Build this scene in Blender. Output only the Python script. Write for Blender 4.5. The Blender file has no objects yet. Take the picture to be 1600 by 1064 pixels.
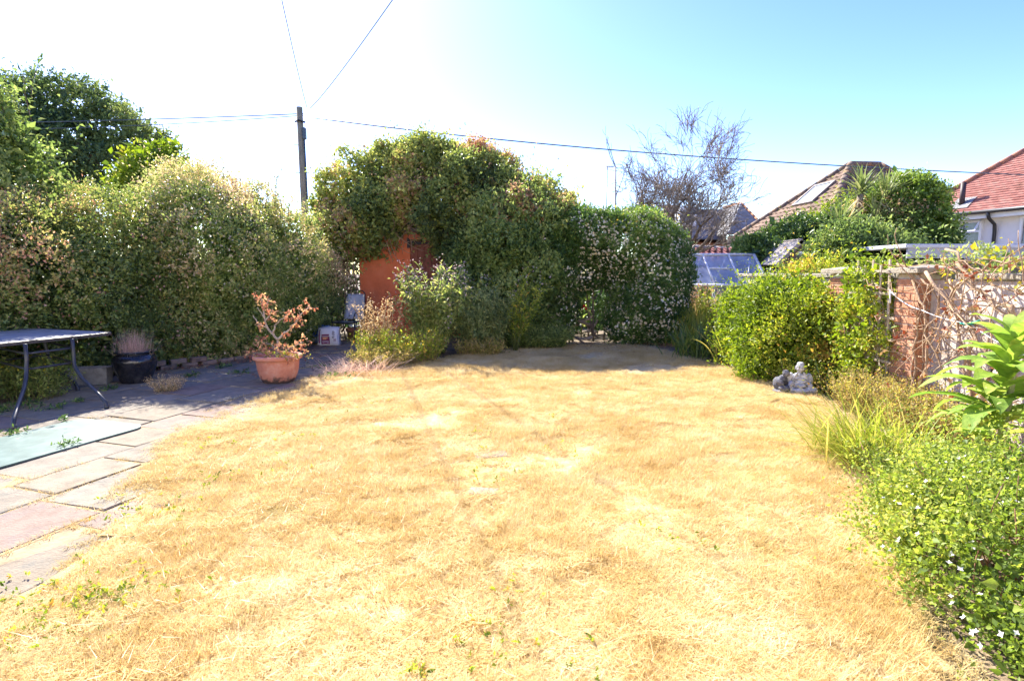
import bpy, bmesh, math
import numpy as np
from mathutils import Vector, Matrix

S = bpy.context.scene
C = S.collection
R = math.radians
PI = math.pi

# ------------------------------------------------------------------ camera, sky, sun, exposure
CAM_H = 1.4
FPX = 850.0
PITCH = math.atan(104 / FPX)
cam_data = bpy.data.cameras.new('camera')
cam_data.sensor_width = 36
cam_data.lens = 36 * FPX / 1600
cam_data.clip_start = 0.05
cam_data.clip_end = 3000
cam = bpy.data.objects.new('camera', cam_data)
C.objects.link(cam)
cam.location = (0, 0, CAM_H)
cam.rotation_euler = (PI / 2 - PITCH, 0, 0)
S.camera = cam

SUN_AZ, SUN_EL = R(-30), R(40)          # azimuth from +Y towards +X
world = bpy.data.worlds.new('World')
S.world = world
world.use_nodes = True
wn = world.node_tree.nodes
wl = world.node_tree.links
wn.clear()
sky = wn.new('ShaderNodeTexSky')
sky.sky_type = 'NISHITA'
sky.sun_disc = False
sky.sun_elevation = SUN_EL
sky.sun_rotation = SUN_AZ
sky.altitude = 0
sky.air_density = 1.0
sky.dust_density = 0.38
sky.ozone_density = 3.0
bgn = wn.new('ShaderNodeBackground')
bgn.inputs['Strength'].default_value = 0.12
won = wn.new('ShaderNodeOutputWorld')
shs = wn.new('ShaderNodeHueSaturation')
shs.inputs['Saturation'].default_value = 1.26
shs.inputs['Hue'].default_value = 0.526
wl.new(sky.outputs[0], shs.inputs['Color'])
wl.new(shs.outputs[0], bgn.inputs['Color'])
wl.new(bgn.outputs[0], won.inputs['Surface'])

sun_data = bpy.data.lights.new('sun', 'SUN')
sun_data.energy = 4.6
sun_data.angle = R(0.55)
sun_data.color = (1.0, 0.94, 0.84)
sun = bpy.data.objects.new('sun', sun_data)
C.objects.link(sun)
sun_dir = Vector((math.sin(SUN_AZ) * math.cos(SUN_EL), math.cos(SUN_AZ) * math.cos(SUN_EL), math.sin(SUN_EL)))
sun.rotation_euler = sun_dir.to_track_quat('Z', 'Y').to_euler()
sun.location = (-8, 10, 20)

S.view_settings.view_transform = 'Standard'
S.view_settings.look = 'None'
S.view_settings.gamma = 1.0
S.view_settings.use_curve_mapping = False
S.view_settings.exposure = 1.84
S.render.engine = 'CYCLES'
S.cycles.max_bounces = 8
S.cycles.transparent_max_bounces = 12
S.cycles.use_denoising = True

# ------------------------------------------------------------------ small helpers
def rg(seed):
    return np.random.default_rng(seed)

def unit(a):
    return a / np.maximum(np.linalg.norm(a, axis=-1, keepdims=True), 1e-9)

def rand_unit(g, n):
    return unit(g.normal(size=(n, 3)))

def tag(o, label=None, cat=None, group=None, kind=None):
    if label: o['label'] = label
    if cat: o['category'] = cat
    if group: o['group'] = group
    if kind: o['kind'] = kind
    return o

def empty(name, label, cat, loc=(0, 0, 0), rotz=0.0, group=None):
    o = bpy.data.objects.new(name, None)
    o.empty_display_size = 0.1
    C.objects.link(o)
    o.location = loc
    o.rotation_euler = (0, 0, rotz)
    return tag(o, label, cat, group)

def link(name, me, m=None, parent=None, loc=(0, 0, 0), rot=(0, 0, 0), kind=None):
    o = bpy.data.objects.new(name, me)
    C.objects.link(o)
    if m is not None and len(me.materials) == 0:
        me.materials.append(m)
    o.location = loc
    o.rotation_euler = rot
    if parent is not None: o.parent = parent
    if kind: o['kind'] = kind
    return o

def local(parent, p):
    """world point -> the parent's own coordinates (unscaled, turned about z only)."""
    c, s = math.cos(-parent.rotation_euler.z), math.sin(-parent.rotation_euler.z)
    x, y, z = p[0] - parent.location.x, p[1] - parent.location.y, p[2] - parent.location.z
    return (c * x - s * y, s * x + c * y, z)

def np_mesh(name, V, F, tint=None, smooth=False):
    """mesh from numpy vertices (n,3) and faces (m,k), one k for all faces; tint is a float for each face."""
    V = np.asarray(V, dtype=np.float32); F = np.asarray(F, dtype=np.int32)
    me = bpy.data.meshes.new(name)
    me.vertices.add(len(V)); me.vertices.foreach_set('co', V.ravel())
    m, k = F.shape
    me.loops.add(m * k); me.loops.foreach_set('vertex_index', F.ravel())
    me.polygons.add(m)
    me.polygons.foreach_set('loop_start', np.arange(0, m * k, k, dtype=np.int32))
    me.polygons.foreach_set('loop_total', np.full(m, k, dtype=np.int32))
    if smooth: me.polygons.foreach_set('use_smooth', np.ones(m, dtype=bool))
    if tint is not None:
        a = me.attributes.new('tint', 'FLOAT', 'FACE')
        a.data.foreach_set('value', np.asarray(tint, dtype=np.float32))
    me.update(calc_edges=True)
    return me

def bm_mesh(name, bm, smooth=False):
    me = bpy.data.meshes.new(name)
    bm.normal_update()
    bm.to_mesh(me); bm.free()
    if smooth:
        me.polygons.foreach_set('use_smooth', np.ones(len(me.polygons), dtype=bool))
    return me

def box_bm(bm, cx, cy, cz, sx, sy, sz, rz=0.0):
    r = bmesh.ops.create_cube(bm, size=1.0)
    M = Matrix.Translation((cx, cy, cz)) @ Matrix.Rotation(rz, 4, 'Z') @ Matrix.Diagonal((sx, sy, sz, 1))
    bmesh.ops.transform(bm, matrix=M, verts=r['verts'])
    return r['verts']

def box_mesh(name, sx, sy, sz, bevel=0.0, jit=0.0, seed=0, seg=1):
    bm = bmesh.new()
    box_bm(bm, 0, 0, 0, sx, sy, sz)
    if bevel > 0:
        bmesh.ops.bevel(bm, geom=list(bm.edges), offset=bevel, segments=seg, affect='EDGES', profile=0.5)
    if jit > 0:
        g = rg(seed)
        for v in bm.verts: v.co += Vector(g.normal(size=3)) * jit
    return bm_mesh(name, bm)

def tubes_mesh(name, paths, sides=5, smooth=True):
    """paths: list of (points (n,3), radii (n,)); one mesh of closed tapered tubes, quads only."""
    Vs, Fs, off = [], [], 0
    ang = np.linspace(0, 2 * PI, sides, endpoint=False)
    for P, rad in paths:
        P = np.asarray(P, float); rad = np.broadcast_to(np.asarray(rad, float), (len(P),))
        T = np.gradient(P, axis=0); T = unit(T)
        ref = np.array([0.31, 0.17, 0.93]) if abs(T[0] @ np.array([0, 0, 1.0])) < 0.9 else np.array([1.0, 0.1, 0])
        A = unit(np.cross(T, ref)); B = np.cross(T, A)
        ring = P[:, None, :] + rad[:, None, None] * (np.cos(ang)[None, :, None] * A[:, None, :] + np.sin(ang)[None, :, None] * B[:, None, :])
        n = len(P)
        V = ring.reshape(-1, 3)
        caps = np.array([P[0], P[-1]])
        Vs.append(np.vstack([V, caps]))
        i = np.arange(n - 1)[:, None] * sides; j = np.arange(sides)[None, :]; jn = (j + 1) % sides
        q = np.stack([i + j, i + jn, i + sides + jn, i + sides + j], -1).reshape(-1, 4)
        c0, c1 = n * sides, n * sides + 1
        jj = np.arange(sides); jn2 = (jj + 1) % sides
        e0 = np.stack([jn2, jj, np.full(sides, c0), np.full(sides, c0)], -1)
        b = (n - 1) * sides
        Fs.append((q + off, e0 + off, np.stack([b + jj, b + jn2, np.full(sides, c1)], -1) + off))
        off += n * sides + 2
    V = np.vstack(Vs)
    quads = np.vstack([f[0] for f in Fs])
    tris = np.vstack([np.vstack([f[1][:, :3], f[2]]) for f in Fs])
    allf = np.vstack([np.hstack([quads[:, [0, 1, 2]]]), quads[:, [0, 2, 3]], tris])
    return np_mesh(name, V, allf, smooth=smooth)

def arc(p0, p1, n=8, sag=0.0, up=(0, 0, -1)):
    t = np.linspace(0, 1, n)[:, None]
    p0, p1, up = np.array(p0, float), np.array(p1, float), np.array(up, float)
    return p0 * (1 - t) + p1 * t + up * (4 * sag * t * (1 - t))

def lathe_mesh(name, prof, seg=40, close=True, wob=0.0, seed=0):
    """prof: list of (radius, z)."""
    prof = np.array(prof, float); n = len(prof)
    a = np.linspace(0, 2 * PI, seg, endpoint=False)
    V = np.stack([prof[:, 0][:, None] * np.cos(a), prof[:, 0][:, None] * np.sin(a), np.repeat(prof[:, 1][:, None], seg, 1)], -1).reshape(-1, 3)
    i = np.arange(n - 1)[:, None] * seg; j = np.arange(seg)[None, :]; jn = (j + 1) % seg
    F = np.stack([i + j, i + jn, i + seg + jn, i + seg + j], -1).reshape(-1, 4)
    if wob: V = V + rg(seed).normal(size=V.shape) * wob
    return np_mesh(name, V, F, smooth=True)

_ng = rg(99)
_nk = _ng.normal(size=(3, 10, 3)); _nk = _nk / np.linalg.norm(_nk, axis=-1, keepdims=True)
_np = _ng.uniform(0, 2 * PI, size=(3, 10))
def noise3(p, f):
    """smooth noise about -1..1 made of sine waves (two octaves)."""
    p = np.asarray(p, float); o = 0
    for k, (ff, w) in enumerate(((f, 0.6), (f * 2.3, 0.3), (f * 5.1, 0.16))):
        o = o + w * np.sin((p @ _nk[k].T) * ff * 2.2 + _np[k]).mean(-1) * 3.2
    return o

def g0(x, y, Z=0.0):
    """where the photograph's pixel (x, y) meets the level Z."""
    u, v = (x - 800) / FPX, (532 - y) / FPX
    cp, sp = math.cos(PITCH), math.sin(PITCH)
    z, yy = v * cp - sp, cp + v * sp
    t = (Z - CAM_H) / z
    return (u * t, yy * t)

def at(x, y, Y):
    u, v = (x - 800) / FPX, (532 - y) / FPX
    cp, sp = math.cos(PITCH), math.sin(PITCH)
    t = Y / (cp + v * sp)
    return (u * t, Y, CAM_H + t * (v * cp - sp))

# ------------------------------------------------------------------ materials
MATS = {}
def _nodes(name):
    m = bpy.data.materials.new(name); m.use_nodes = True
    n, l = m.node_tree.nodes, m.node_tree.links
    n.clear()
    out = n.new('ShaderNodeOutputMaterial')
    return m, n, l, out

def ramp(n, cols, pos=None):
    r = n.new('ShaderNodeValToRGB')
    e = r.color_ramp.elements
    k = len(cols)
    pos = pos or [i / max(k - 1, 1) for i in range(k)]
    e[0].position = pos[0]; e[0].color = (*cols[0], 1)
    e[1].position = pos[-1]; e[1].color = (*cols[-1], 1)
    for c, p in zip(cols[1:-1], pos[1:-1]):
        x = e.new(p); x.color = (*c, 1)
    return r

def surf(name, cols, scale=6.0, rough=0.75, bump=0.0, bscale=None, detail=6.0, vary=0.0, metal=0.0, spec=0.3, pos=None, grime=None, gscale=1.5, gpos=(0.5, 0.68), squash=None, bdist=0.02):
    """diffuse-like surface: noise between the given colours, bump, tone per object, dirt patches."""
    if name in MATS: return MATS[name]
    m, n, l, out = _nodes(name)
    b = n.new('ShaderNodeBsdfPrincipled')
    b.inputs['Roughness'].default_value = rough
    b.inputs['Metallic'].default_value = metal
    b.inputs['Specular IOR Level'].default_value = spec
    geo = n.new('ShaderNodeNewGeometry')
    vec = geo.outputs['Position']
    if squash:
        mp = n.new('ShaderNodeMapping'); mp.inputs['Scale'].default_value = squash
        l.new(vec, mp.inputs['Vector']); vec = mp.outputs[0]
    nz = n.new('ShaderNodeTexNoise'); nz.inputs['Scale'].default_value = scale; nz.inputs['Detail'].default_value = detail
    nz.inputs['Roughness'].default_value = 0.65
    l.new(vec, nz.inputs['Vector'])
    cols = list(cols) if len(cols) > 1 else [cols[0], cols[0]]
    k = len(cols)
    r = ramp(n, cols, pos or [0.3 + 0.4 * i / (k - 1) for i in range(k)])
    l.new(nz.outputs['Fac'], r.inputs['Fac'])
    col = r.outputs['Color']
    if grime:
        g = n.new('ShaderNodeTexNoise'); g.inputs['Scale'].default_value = gscale; g.inputs['Detail'].default_value = 8
        g.inputs['Roughness'].default_value = 0.7
        l.new(vec, g.inputs['Vector'])
        gr = ramp(n, [(0, 0, 0), (1, 1, 1)], list(gpos)); l.new(g.outputs['Fac'], gr.inputs['Fac'])
        mx = n.new('ShaderNodeMix'); mx.data_type = 'RGBA'
        l.new(gr.outputs['Color'], mx.inputs[0]); l.new(col, mx.inputs[6]); mx.inputs[7].default_value = (*grime, 1)
        col = mx.outputs[2]
    if vary:
        oi = n.new('ShaderNodeObjectInfo')
        mr = n.new('ShaderNodeMapRange'); mr.inputs['To Min'].default_value = 1 - vary; mr.inputs['To Max'].default_value = 1 + vary
        l.new(oi.outputs['Random'], mr.inputs['Value'])
        hs = n.new('ShaderNodeHueSaturation')
        l.new(mr.outputs[0], hs.inputs['Value']); l.new(col, hs.inputs['Color'])
        col = hs.outputs[0]
    l.new(col, b.inputs['Base Color'])
    if bump:
        bz = n.new('ShaderNodeTexNoise'); bz.inputs['Scale'].default_value = bscale or scale * 4; bz.inputs['Detail'].default_value = 6
        l.new(vec, bz.inputs['Vector'])
        bp = n.new('ShaderNodeBump'); bp.inputs['Strength'].default_value = bump; bp.inputs['Distance'].default_value = bdist
        l.new(bz.outputs['Fac'], bp.inputs['Height']); l.new(bp.outputs[0], b.inputs['Normal'])
    l.new(b.outputs[0], out.inputs['Surface'])
    MATS[name] = m
    return m

def leafm(name, cols, trans=0.4, rough=0.5, spec=0.25, pos=None, tcol=1.3, gain=None):
    """thin leaf: the 'tint' number of each leaf picks its colour; light also passes through it."""
    if name in MATS: return MATS[name]
    if gain is None: gain = 2.4 if 'leaves' in name else 1.0
    cols = [tuple(min(0.9, q * gain) for q in c) for c in cols]
    m, n, l, out = _nodes(name)
    a = n.new('ShaderNodeAttribute'); a.attribute_name = 'tint'
    r = ramp(n, cols, pos); l.new(a.outputs['Fac'], r.inputs['Fac'])
    b = n.new('ShaderNodeBsdfPrincipled'); b.inputs['Roughness'].default_value = rough
    b.inputs['Specular IOR Level'].default_value = spec
    l.new(r.outputs[0], b.inputs['Base Color'])
    t = n.new('ShaderNodeBsdfTranslucent')
    hs = n.new('ShaderNodeHueSaturation'); hs.inputs['Value'].default_value = tcol; hs.inputs['Saturation'].default_value = 1.1
    l.new(r.outputs[0], hs.inputs['Color']); l.new(hs.outputs[0], t.inputs['Color'])
    mx = n.new('ShaderNodeMixShader'); mx.inputs[0].default_value = trans
    l.new(b.outputs[0], mx.inputs[1]); l.new(t.outputs[0], mx.inputs[2]); l.new(mx.outputs[0], out.inputs['Surface'])
    MATS[name] = m
    return m

def plain(name, col, rough=0.5, metal=0.0, spec=0.5, coat=0.0):
    if name in MATS: return MATS[name]
    m, n, l, out = _nodes(name)
    b = n.new('ShaderNodeBsdfPrincipled'); b.inputs['Base Color'].default_value = (*col, 1)
    b.inputs['Roughness'].default_value = rough; b.inputs['Metallic'].default_value = metal
    b.inputs['Specular IOR Level'].default_value = spec; b.inputs['Coat Weight'].default_value = coat
    l.new(b.outputs[0], out.inputs['Surface'])
    MATS[name] = m
    return m

def glass(name, col, clear=0.5, milky=0.3, rough=0.08, gcol=(0.9, 0.95, 1.0), dirt=None, dscale=3.0):
    """a pane: part clear, part milky dirt, part mirror."""
    if name in MATS: return MATS[name]
    m, n, l, out = _nodes(name)
    tr = n.new('ShaderNodeBsdfTransparent'); tr.inputs['Color'].default_value = (*gcol, 1)
    df = n.new('ShaderNodeBsdfDiffuse'); df.inputs['Color'].default_value = (*col, 1)
    gl = n.new('ShaderNodeBsdfGlossy'); gl.inputs['Roughness'].default_value = rough; gl.inputs['Color'].default_value = (0.9, 0.95, 1, 1)
    geo = n.new('ShaderNodeNewGeometry')
    nz = n.new('ShaderNodeTexNoise'); nz.inputs['Scale'].default_value = dscale; nz.inputs['Detail'].default_value = 8
    l.new(geo.outputs['Position'], nz.inputs['Vector'])
    mr = n.new('ShaderNodeMapRange'); mr.inputs['From Min'].default_value = 0.3; mr.inputs['From Max'].default_value = 0.7
    mr.inputs['To Min'].default_value = max(0, milky - 0.2); mr.inputs['To Max'].default_value = min(1, milky + 0.2)
    l.new(nz.outputs['Fac'], mr.inputs['Value'])
    m1 = n.new('ShaderNodeMixShader'); l.new(mr.outputs[0], m1.inputs[0]); l.new(tr.outputs[0], m1.inputs[1]); l.new(df.outputs[0], m1.inputs[2])
    fr = n.new('ShaderNodeFresnel'); fr.inputs['IOR'].default_value = 1.5
    m2 = n.new('ShaderNodeMixShader'); l.new(fr.outputs[0], m2.inputs[0]); l.new(m1.outputs[0], m2.inputs[1]); l.new(gl.outputs[0], m2.inputs[2])
    l.new(m2.outputs[0], out.inputs['Surface'])
    MATS[name] = m
    return m

# ------------------------------------------------------------------ leaves and plants
def leaf_geo(P, D, N, L, W, fold=0.22, droop=0.15):
    """leaves as two folded triangles each: returns vertices and triangles."""
    n = len(P)
    L = np.broadcast_to(np.asarray(L, float), (n,))[:, None]; W = np.broadcast_to(np.asarray(W, float), (n,))[:, None]
    Sd = unit(np.cross(D, N)); Nn = np.cross(Sd, D)
    mid = P + D * L * 0.45
    a = P
    b = mid + Sd * W * 0.5 + Nn * W * fold
    c = P + D * L - Nn * L * droop
    d = mid - Sd * W * 0.5 + Nn * W * fold
    V = np.stack([a, b, c, d], 1).reshape(-1, 3)
    k = np.arange(n)[:, None] * 4
    F = np.concatenate([k + np.array([[0, 1, 2]]), k + np.array([[0, 2, 3]])], 1).reshape(-1, 3)
    return V, F

def shell(blobs, n, seed, rough=0.12, freq=1.6, back=0.35, depth=0.06, zmin=0.05, inside=0.9):
    """points on the outside of a union of ellipsoids (cx,cy,cz,rx,ry,rz), outward directions."""
    g = rg(seed)
    B = np.array(blobs, float)
    ar = B[:, 3] * B[:, 4] + B[:, 4] * B[:, 5] + B[:, 3] * B[:, 5]
    Ps, Ns, got = [], [], 0
    for _ in range(40):
        m = n * 2
        i = g.choice(len(B), m, p=ar / ar.sum())
        d = rand_unit(g, m)
        c, r = B[i, :3], B[i, 3:]
        p = c + d * r
        mul = 1 + rough * noise3(p, freq) - np.abs(g.normal(size=m)) * depth
        p = c + d * r * mul[:, None]
        nn = unit(d / r)
        ok = p[:, 2] > zmin
        for b in B:
            q = (p - b[:3]) / (b[3:] * inside)
            ok &= ~((q * q).sum(-1) < 1) | np.all(np.isclose(c, b[:3]), axis=1)
        ok &= (nn[:, 1] < 0.35) | (g.random(m) < back)
        Ps.append(p[ok]); Ns.append(nn[ok]); got += ok.sum()
        if got >= n: break
    return np.vstack(Ps)[:n], np.vstack(Ns)[:n]

def sprig_geo(B, D, slen, nleaf, L, W, seed, up=0.25, tint=None, tvar=0.18, spread=0.95, droop=0.15, nup=0.5):
    """shoots with leaves set along them: returns V, F, tint of the leaves."""
    g = rg(seed)
    m = len(B)
    slen = np.broadcast_to(np.asarray(slen, float), (m,)) * g.uniform(0.6, 1.3, m)
    t = (np.arange(nleaf)[None, :] + g.random((m, nleaf))) / nleaf
    P = B[:, None, :] + D[:, None, :] * (slen[:, None] * t)[..., None]
    P = P + g.normal(size=P.shape) * (0.18 * np.minimum(slen, np.median(slen) * 1.3))[:, None, None]
    q = rand_unit(g, m * nleaf).reshape(m, nleaf, 3)
    dl = unit(D[:, None, :] * 0.55 + q * spread + np.array([0, 0, up]))
    nn = unit(rand_unit(g, m * nleaf).reshape(m, nleaf, 3) * 0.8 + D[:, None, :] * 0.35 + np.array([0, 0, nup]))
    sz = g.uniform(0.45, 1.4, (m, nleaf)) * (1.1 - 0.4 * t)
    if tint is None: tint = g.random(m)
    tt = np.clip(tint[:, None] + g.normal(size=(m, nleaf)) * tvar, 0, 1)
    V, F = leaf_geo(P.reshape(-1, 3), dl.reshape(-1, 3), nn.reshape(-1, 3), (L * sz).ravel(), (W * sz).ravel(), droop=droop)
    return V, F, np.repeat(tt.ravel(), 2)

def merge(parts):
    Vs, Fs, Ts, o = [], [], [], 0
    for V, F, T in parts:
        Vs.append(V); Fs.append(F + o); Ts.append(T); o += len(V)
    return np.vstack(Vs), np.vstack(Fs), np.concatenate(Ts)

def foliage(name, parent, m, blobs, n, nleaf, L, W, slen, seed, rough=0.14, freq=1.6, back=0.35, up=0.25, upd=0.35, inner=0.5, droop=0.15,
            tfreq=1.2, tbase=0.5, tamp=0.35, depth=0.06, zmin=0.05, kind='stuff', tz=0.0, spread=0.95, nup=0.5, wild=0.0, clump=(0.30, 0.13)):
    """a crown of leafy shoots over a union of ellipsoids, thinner and larger leaves inside it."""
    g = rg(seed + 1)
    P, N = shell(blobs, n, seed, rough, freq, back, depth, zmin)
    tint = tbase + tamp * noise3(P, tfreq) + tz * N[:, 2]  # tz paints top light into the tint: upward-facing shoots lighter
    Nb = N
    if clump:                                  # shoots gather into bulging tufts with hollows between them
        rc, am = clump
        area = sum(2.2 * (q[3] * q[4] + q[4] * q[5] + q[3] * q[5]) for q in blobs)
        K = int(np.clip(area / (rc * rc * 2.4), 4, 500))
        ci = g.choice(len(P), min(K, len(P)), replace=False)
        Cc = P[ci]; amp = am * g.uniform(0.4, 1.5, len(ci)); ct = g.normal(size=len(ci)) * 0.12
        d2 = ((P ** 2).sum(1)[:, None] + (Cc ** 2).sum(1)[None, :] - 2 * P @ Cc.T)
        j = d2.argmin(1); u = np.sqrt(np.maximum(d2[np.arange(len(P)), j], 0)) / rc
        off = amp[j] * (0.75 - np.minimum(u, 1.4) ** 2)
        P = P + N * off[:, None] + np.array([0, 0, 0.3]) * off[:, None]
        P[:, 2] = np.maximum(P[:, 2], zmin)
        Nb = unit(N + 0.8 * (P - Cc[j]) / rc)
        tint = tint + ct[j] + 0.10 * (0.5 - u)  # random tone per tuft; sunlit tips and shaded hollows painted in
    D = unit(Nb + np.array([0, 0, upd]) + rand_unit(g, len(P)) * 0.55)
    sl = np.full(len(P), slen)
    if wild: sl = sl * np.where(g.random(len(P)) < wild, 3.0, 1.0)
    parts = [sprig_geo(P, D, sl, nleaf, L, W, seed + 2, up, tint, droop=droop, spread=spread, nup=nup)]
    if inner:
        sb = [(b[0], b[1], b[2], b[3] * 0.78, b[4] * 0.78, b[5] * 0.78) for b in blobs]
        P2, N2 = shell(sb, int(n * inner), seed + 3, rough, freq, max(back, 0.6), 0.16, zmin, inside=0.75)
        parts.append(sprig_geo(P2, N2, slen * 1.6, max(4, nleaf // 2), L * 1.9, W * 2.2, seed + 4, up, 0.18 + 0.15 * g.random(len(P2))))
    V, F, T = merge(parts)
    if parent is not None: V = V - np.array(parent.location)
    return link(name, np_mesh(name, V, F, T), m, parent, kind=kind)

def flowers(name, parent, m, P, N, size, seed, petals=5, tint=None, cup=0.3):
    """small star flowers: petals round each outward direction."""
    g = rg(seed); n = len(P)
    N = unit(N + rand_unit(g, n) * 0.5)
    A = unit(np.cross(N, rand_unit(g, n))); B = np.cross(N, A)
    s = size * g.uniform(0.7, 1.25, n)
    parts = []
    tt = g.random(n) if tint is None else tint
    for k in range(petals):
        a = 2 * PI * k / petals
        D = unit(A * math.cos(a) + B * math.sin(a) + N * cup)
        V, F = leaf_geo(P, D, N, s * 0.55, s * 0.36, fold=0.1, droop=-0.05)
        parts.append((V, F, np.repeat(tt, 2)))
    V, F, T = merge(parts)
    if parent is not None: V = V - np.array(parent.location)
    return link(name, np_mesh(name, V, F, T), m, parent, kind='stuff')

def ribbon_geo(P, az, L, W, th0, bend, seed=0, seg=6, shape='blade', fold=0.25, twist=0.0, tint=None):
    """arching strap leaves: th0 lean from upright at the foot, bend added towards the tip (radians)."""
    n = len(P); g = rg(seed)
    bc = lambda x: np.broadcast_to(np.asarray(x, float), (n,))
    az, L, W, th0, bend = map(bc, (az, L, W, th0, bend))
    t = np.linspace(0, 1, seg + 1)
    th = th0[:, None] + bend[:, None] * (t[None, :] ** 1.4)
    step = L[:, None] / seg
    dx = np.sin(th) * step; dz = np.cos(th) * step
    hx = np.concatenate([np.zeros((n, 1)), np.cumsum(dx[:, :-1], 1)], 1); hz = np.concatenate([np.zeros((n, 1)), np.cumsum(dz[:, :-1], 1)], 1)
    H = np.stack([np.cos(az), np.sin(az), np.zeros(n)], -1)
    Cn = P[:, None, :] + H[:, None, :] * hx[..., None] + np.array([0, 0, 1.0]) * hz[..., None]
    Sv = np.stack([-np.sin(az), np.cos(az), np.zeros(n)], -1)
    Nn = -H[:, None, :] * np.cos(th)[..., None] + np.array([0, 0, 1.0]) * np.sin(th)[..., None]
    if shape == 'blade': w = np.minimum(1, 0.55 + 1.2 * t) * np.clip(1 - t ** 2.5, 0.02, 1)
    elif shape == 'lance': w = np.sin(PI * np.clip(t, 0.0, 1) ** 0.8) ** 0.85 * 0.96 + 0.04
    else: w = np.clip(1 - t, 0.05, 1)
    hw = (W[:, None] * w[None, :] * 0.5)[..., None]
    tw = (twist * (g.random(n) - 0.5))[:, None, None] * t[None, :, None]
    side = Sv[:, None, :] * np.cos(tw) + Nn * np.sin(tw)
    Lf = Cn + side * hw + Nn * hw * fold; Rt = Cn - side * hw + Nn * hw * fold
    V = np.stack([Lf, Cn, Rt], 2)                # n, seg+1, 3, 3
    V = V.reshape(-1, 3)
    k = (np.arange(n) * (seg + 1) * 3)[:, None, None] + (np.arange(seg) * 3)[None, :, None]
    q1 = k + np.array([0, 1, 4, 3]); q2 = k + np.array([1, 2, 5, 4])
    F = np.concatenate([q1, q2], 1).reshape(-1, 4)
    if tint is None: tint = g.random(n)
    T = np.repeat(tint, 2 * seg)
    return V, F, T

def ribbons(name, parent, m, *a, kind='stuff', **k):
    V, F, T = ribbon_geo(*a, **k)
    if parent is not None: V = V - np.array(parent.location)
    return link(name, np_mesh(name, V, F, T, smooth=True), m, parent, kind=kind)

def tubes(name, parent, m, paths, sides=5, kind=None):
    if parent is not None:
        o = np.array(parent.location); paths = [(np.asarray(p, float) - o, r) for p, r in paths]
    return link(name, tubes_mesh(name, paths, sides), m, parent, kind=kind)

def wander(g, p, d, ln, n=6, wig=0.25, bias=(0, 0, 0)):
    P = [np.array(p, float)]; d = np.array(d, float)
    for _ in range(n - 1):
        d = d + g.normal(size=3) * wig + np.array(bias); d = d / np.linalg.norm(d)
        P.append(P[-1] + d * ln / (n - 1))
    return np.array(P), d

def grow(g, p, d, ln, r, depth, out, wig=0.22, kids=(3, 5), shrink=0.62, up=0.05, ang=0.7):
    P, d2 = wander(g, p, d, ln, 6, wig, (0, 0, up))
    out.append((P, np.linspace(r, r * 0.55, 6), depth))
    if depth == 0: return
    for _ in range(g.integers(kids[0], kids[1] + 1)):
        k = g.integers(2, 6)
        b = P[k] - P[k - 1]; b = b / np.linalg.norm(b)
        nd = b + rand_unit(g, 1)[0] * ang; nd = nd / np.linalg.norm(nd)
        grow(g, P[k], nd, ln * shrink * g.uniform(0.7, 1.2), r * 0.55 * (1 - 0.06 * k), depth - 1, out, wig, kids, shrink, up, ang)

def shrub_stems(name, parent, m, base, blobs, seed, n=8, r=0.02):
    g = rg(seed); out = []
    for k in range(n):
        b = blobs[k % len(blobs)]
        tip = np.array(b[:3]) + g.normal(size=3) * np.array(b[3:]) * 0.35
        p0 = np.array([base[0] + g.normal() * 0.1 + (tip[0] - base[0]) * 0.3, base[1] + g.normal() * 0.1 + (tip[1] - base[1]) * 0.3, 0.0])
        P = arc(p0, tip, 7, 0.05, (g.normal() * 0.5, g.normal() * 0.5, -0.3))
        out.append((P, np.linspace(r, r * 0.35, 7)))
    return tubes(name, parent, m, out)
# ------------------------------------------------------------------ ground
LAWN = [(1.2, 1.0), (1.49, 1.73), (2.01, 2.69), (2.56, 3.97), (3.25, 5.3), (3.5, 6.2), (3.5, 7.28), (3.09, 8.64), (2.6, 10.3), (0.9, 10.7), (0.2, 10.1), (-1.0, 9.3),
        (-1.6, 8.3), (-2.44, 7.28), (-2.79, 5.81), (-2.85, 4.62), (-2.50, 3.47), (-2.10, 2.7), (-2.0, 2.14), (-2.5, 1.7), (-2.4, 1.0)]

def in_poly(x, y, poly):
    x = np.asarray(x, float); y = np.asarray(y, float)
    c = np.zeros(x.shape, bool); n = len(poly)
    for i in range(n):
        x0, y0 = poly[i]; x1, y1 = poly[(i + 1) % n]
        if y0 == y1: continue
        hit = ((y0 > y) != (y1 > y)) & (x < (x1 - x0) * (y - y0) / (y1 - y0) + x0)
        c ^= hit
    return c

def lawn_z(x, y):
    p = np.stack([x, y, np.zeros_like(x)], -1)
    return 0.012 + 0.010 * noise3(p, 1.1) + 0.006 * noise3(p, 3.7)

soil_m = surf('dry_soil', [(0.10, 0.075, 0.05), (0.20, 0.155, 0.105), (0.30, 0.235, 0.15)], 5, 0.95, 0.5, 40)
xs = np.array([-900, -300, -100, -40, -20, -10, -6, -3, 0, 3, 6, 10, 20, 40, 100, 300, 900.0])
ys = np.array([-60, -10, 0, 3, 6, 9, 12, 16, 20, 30, 60, 120, 300, 900, 2000.0])
X, Y = np.meshgrid(xs, ys)
nx = len(xs)
V = np.stack([X.ravel(), Y.ravel(), np.full(X.size, -0.035)], -1)
I = (np.arange(len(ys) - 1)[:, None] * nx + np.arange(nx - 1)[None, :]).ravel()
link('ground', np_mesh('ground', V, np.stack([I, I + 1, I + nx + 1, I + nx], -1)), soil_m, kind='structure')

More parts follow.
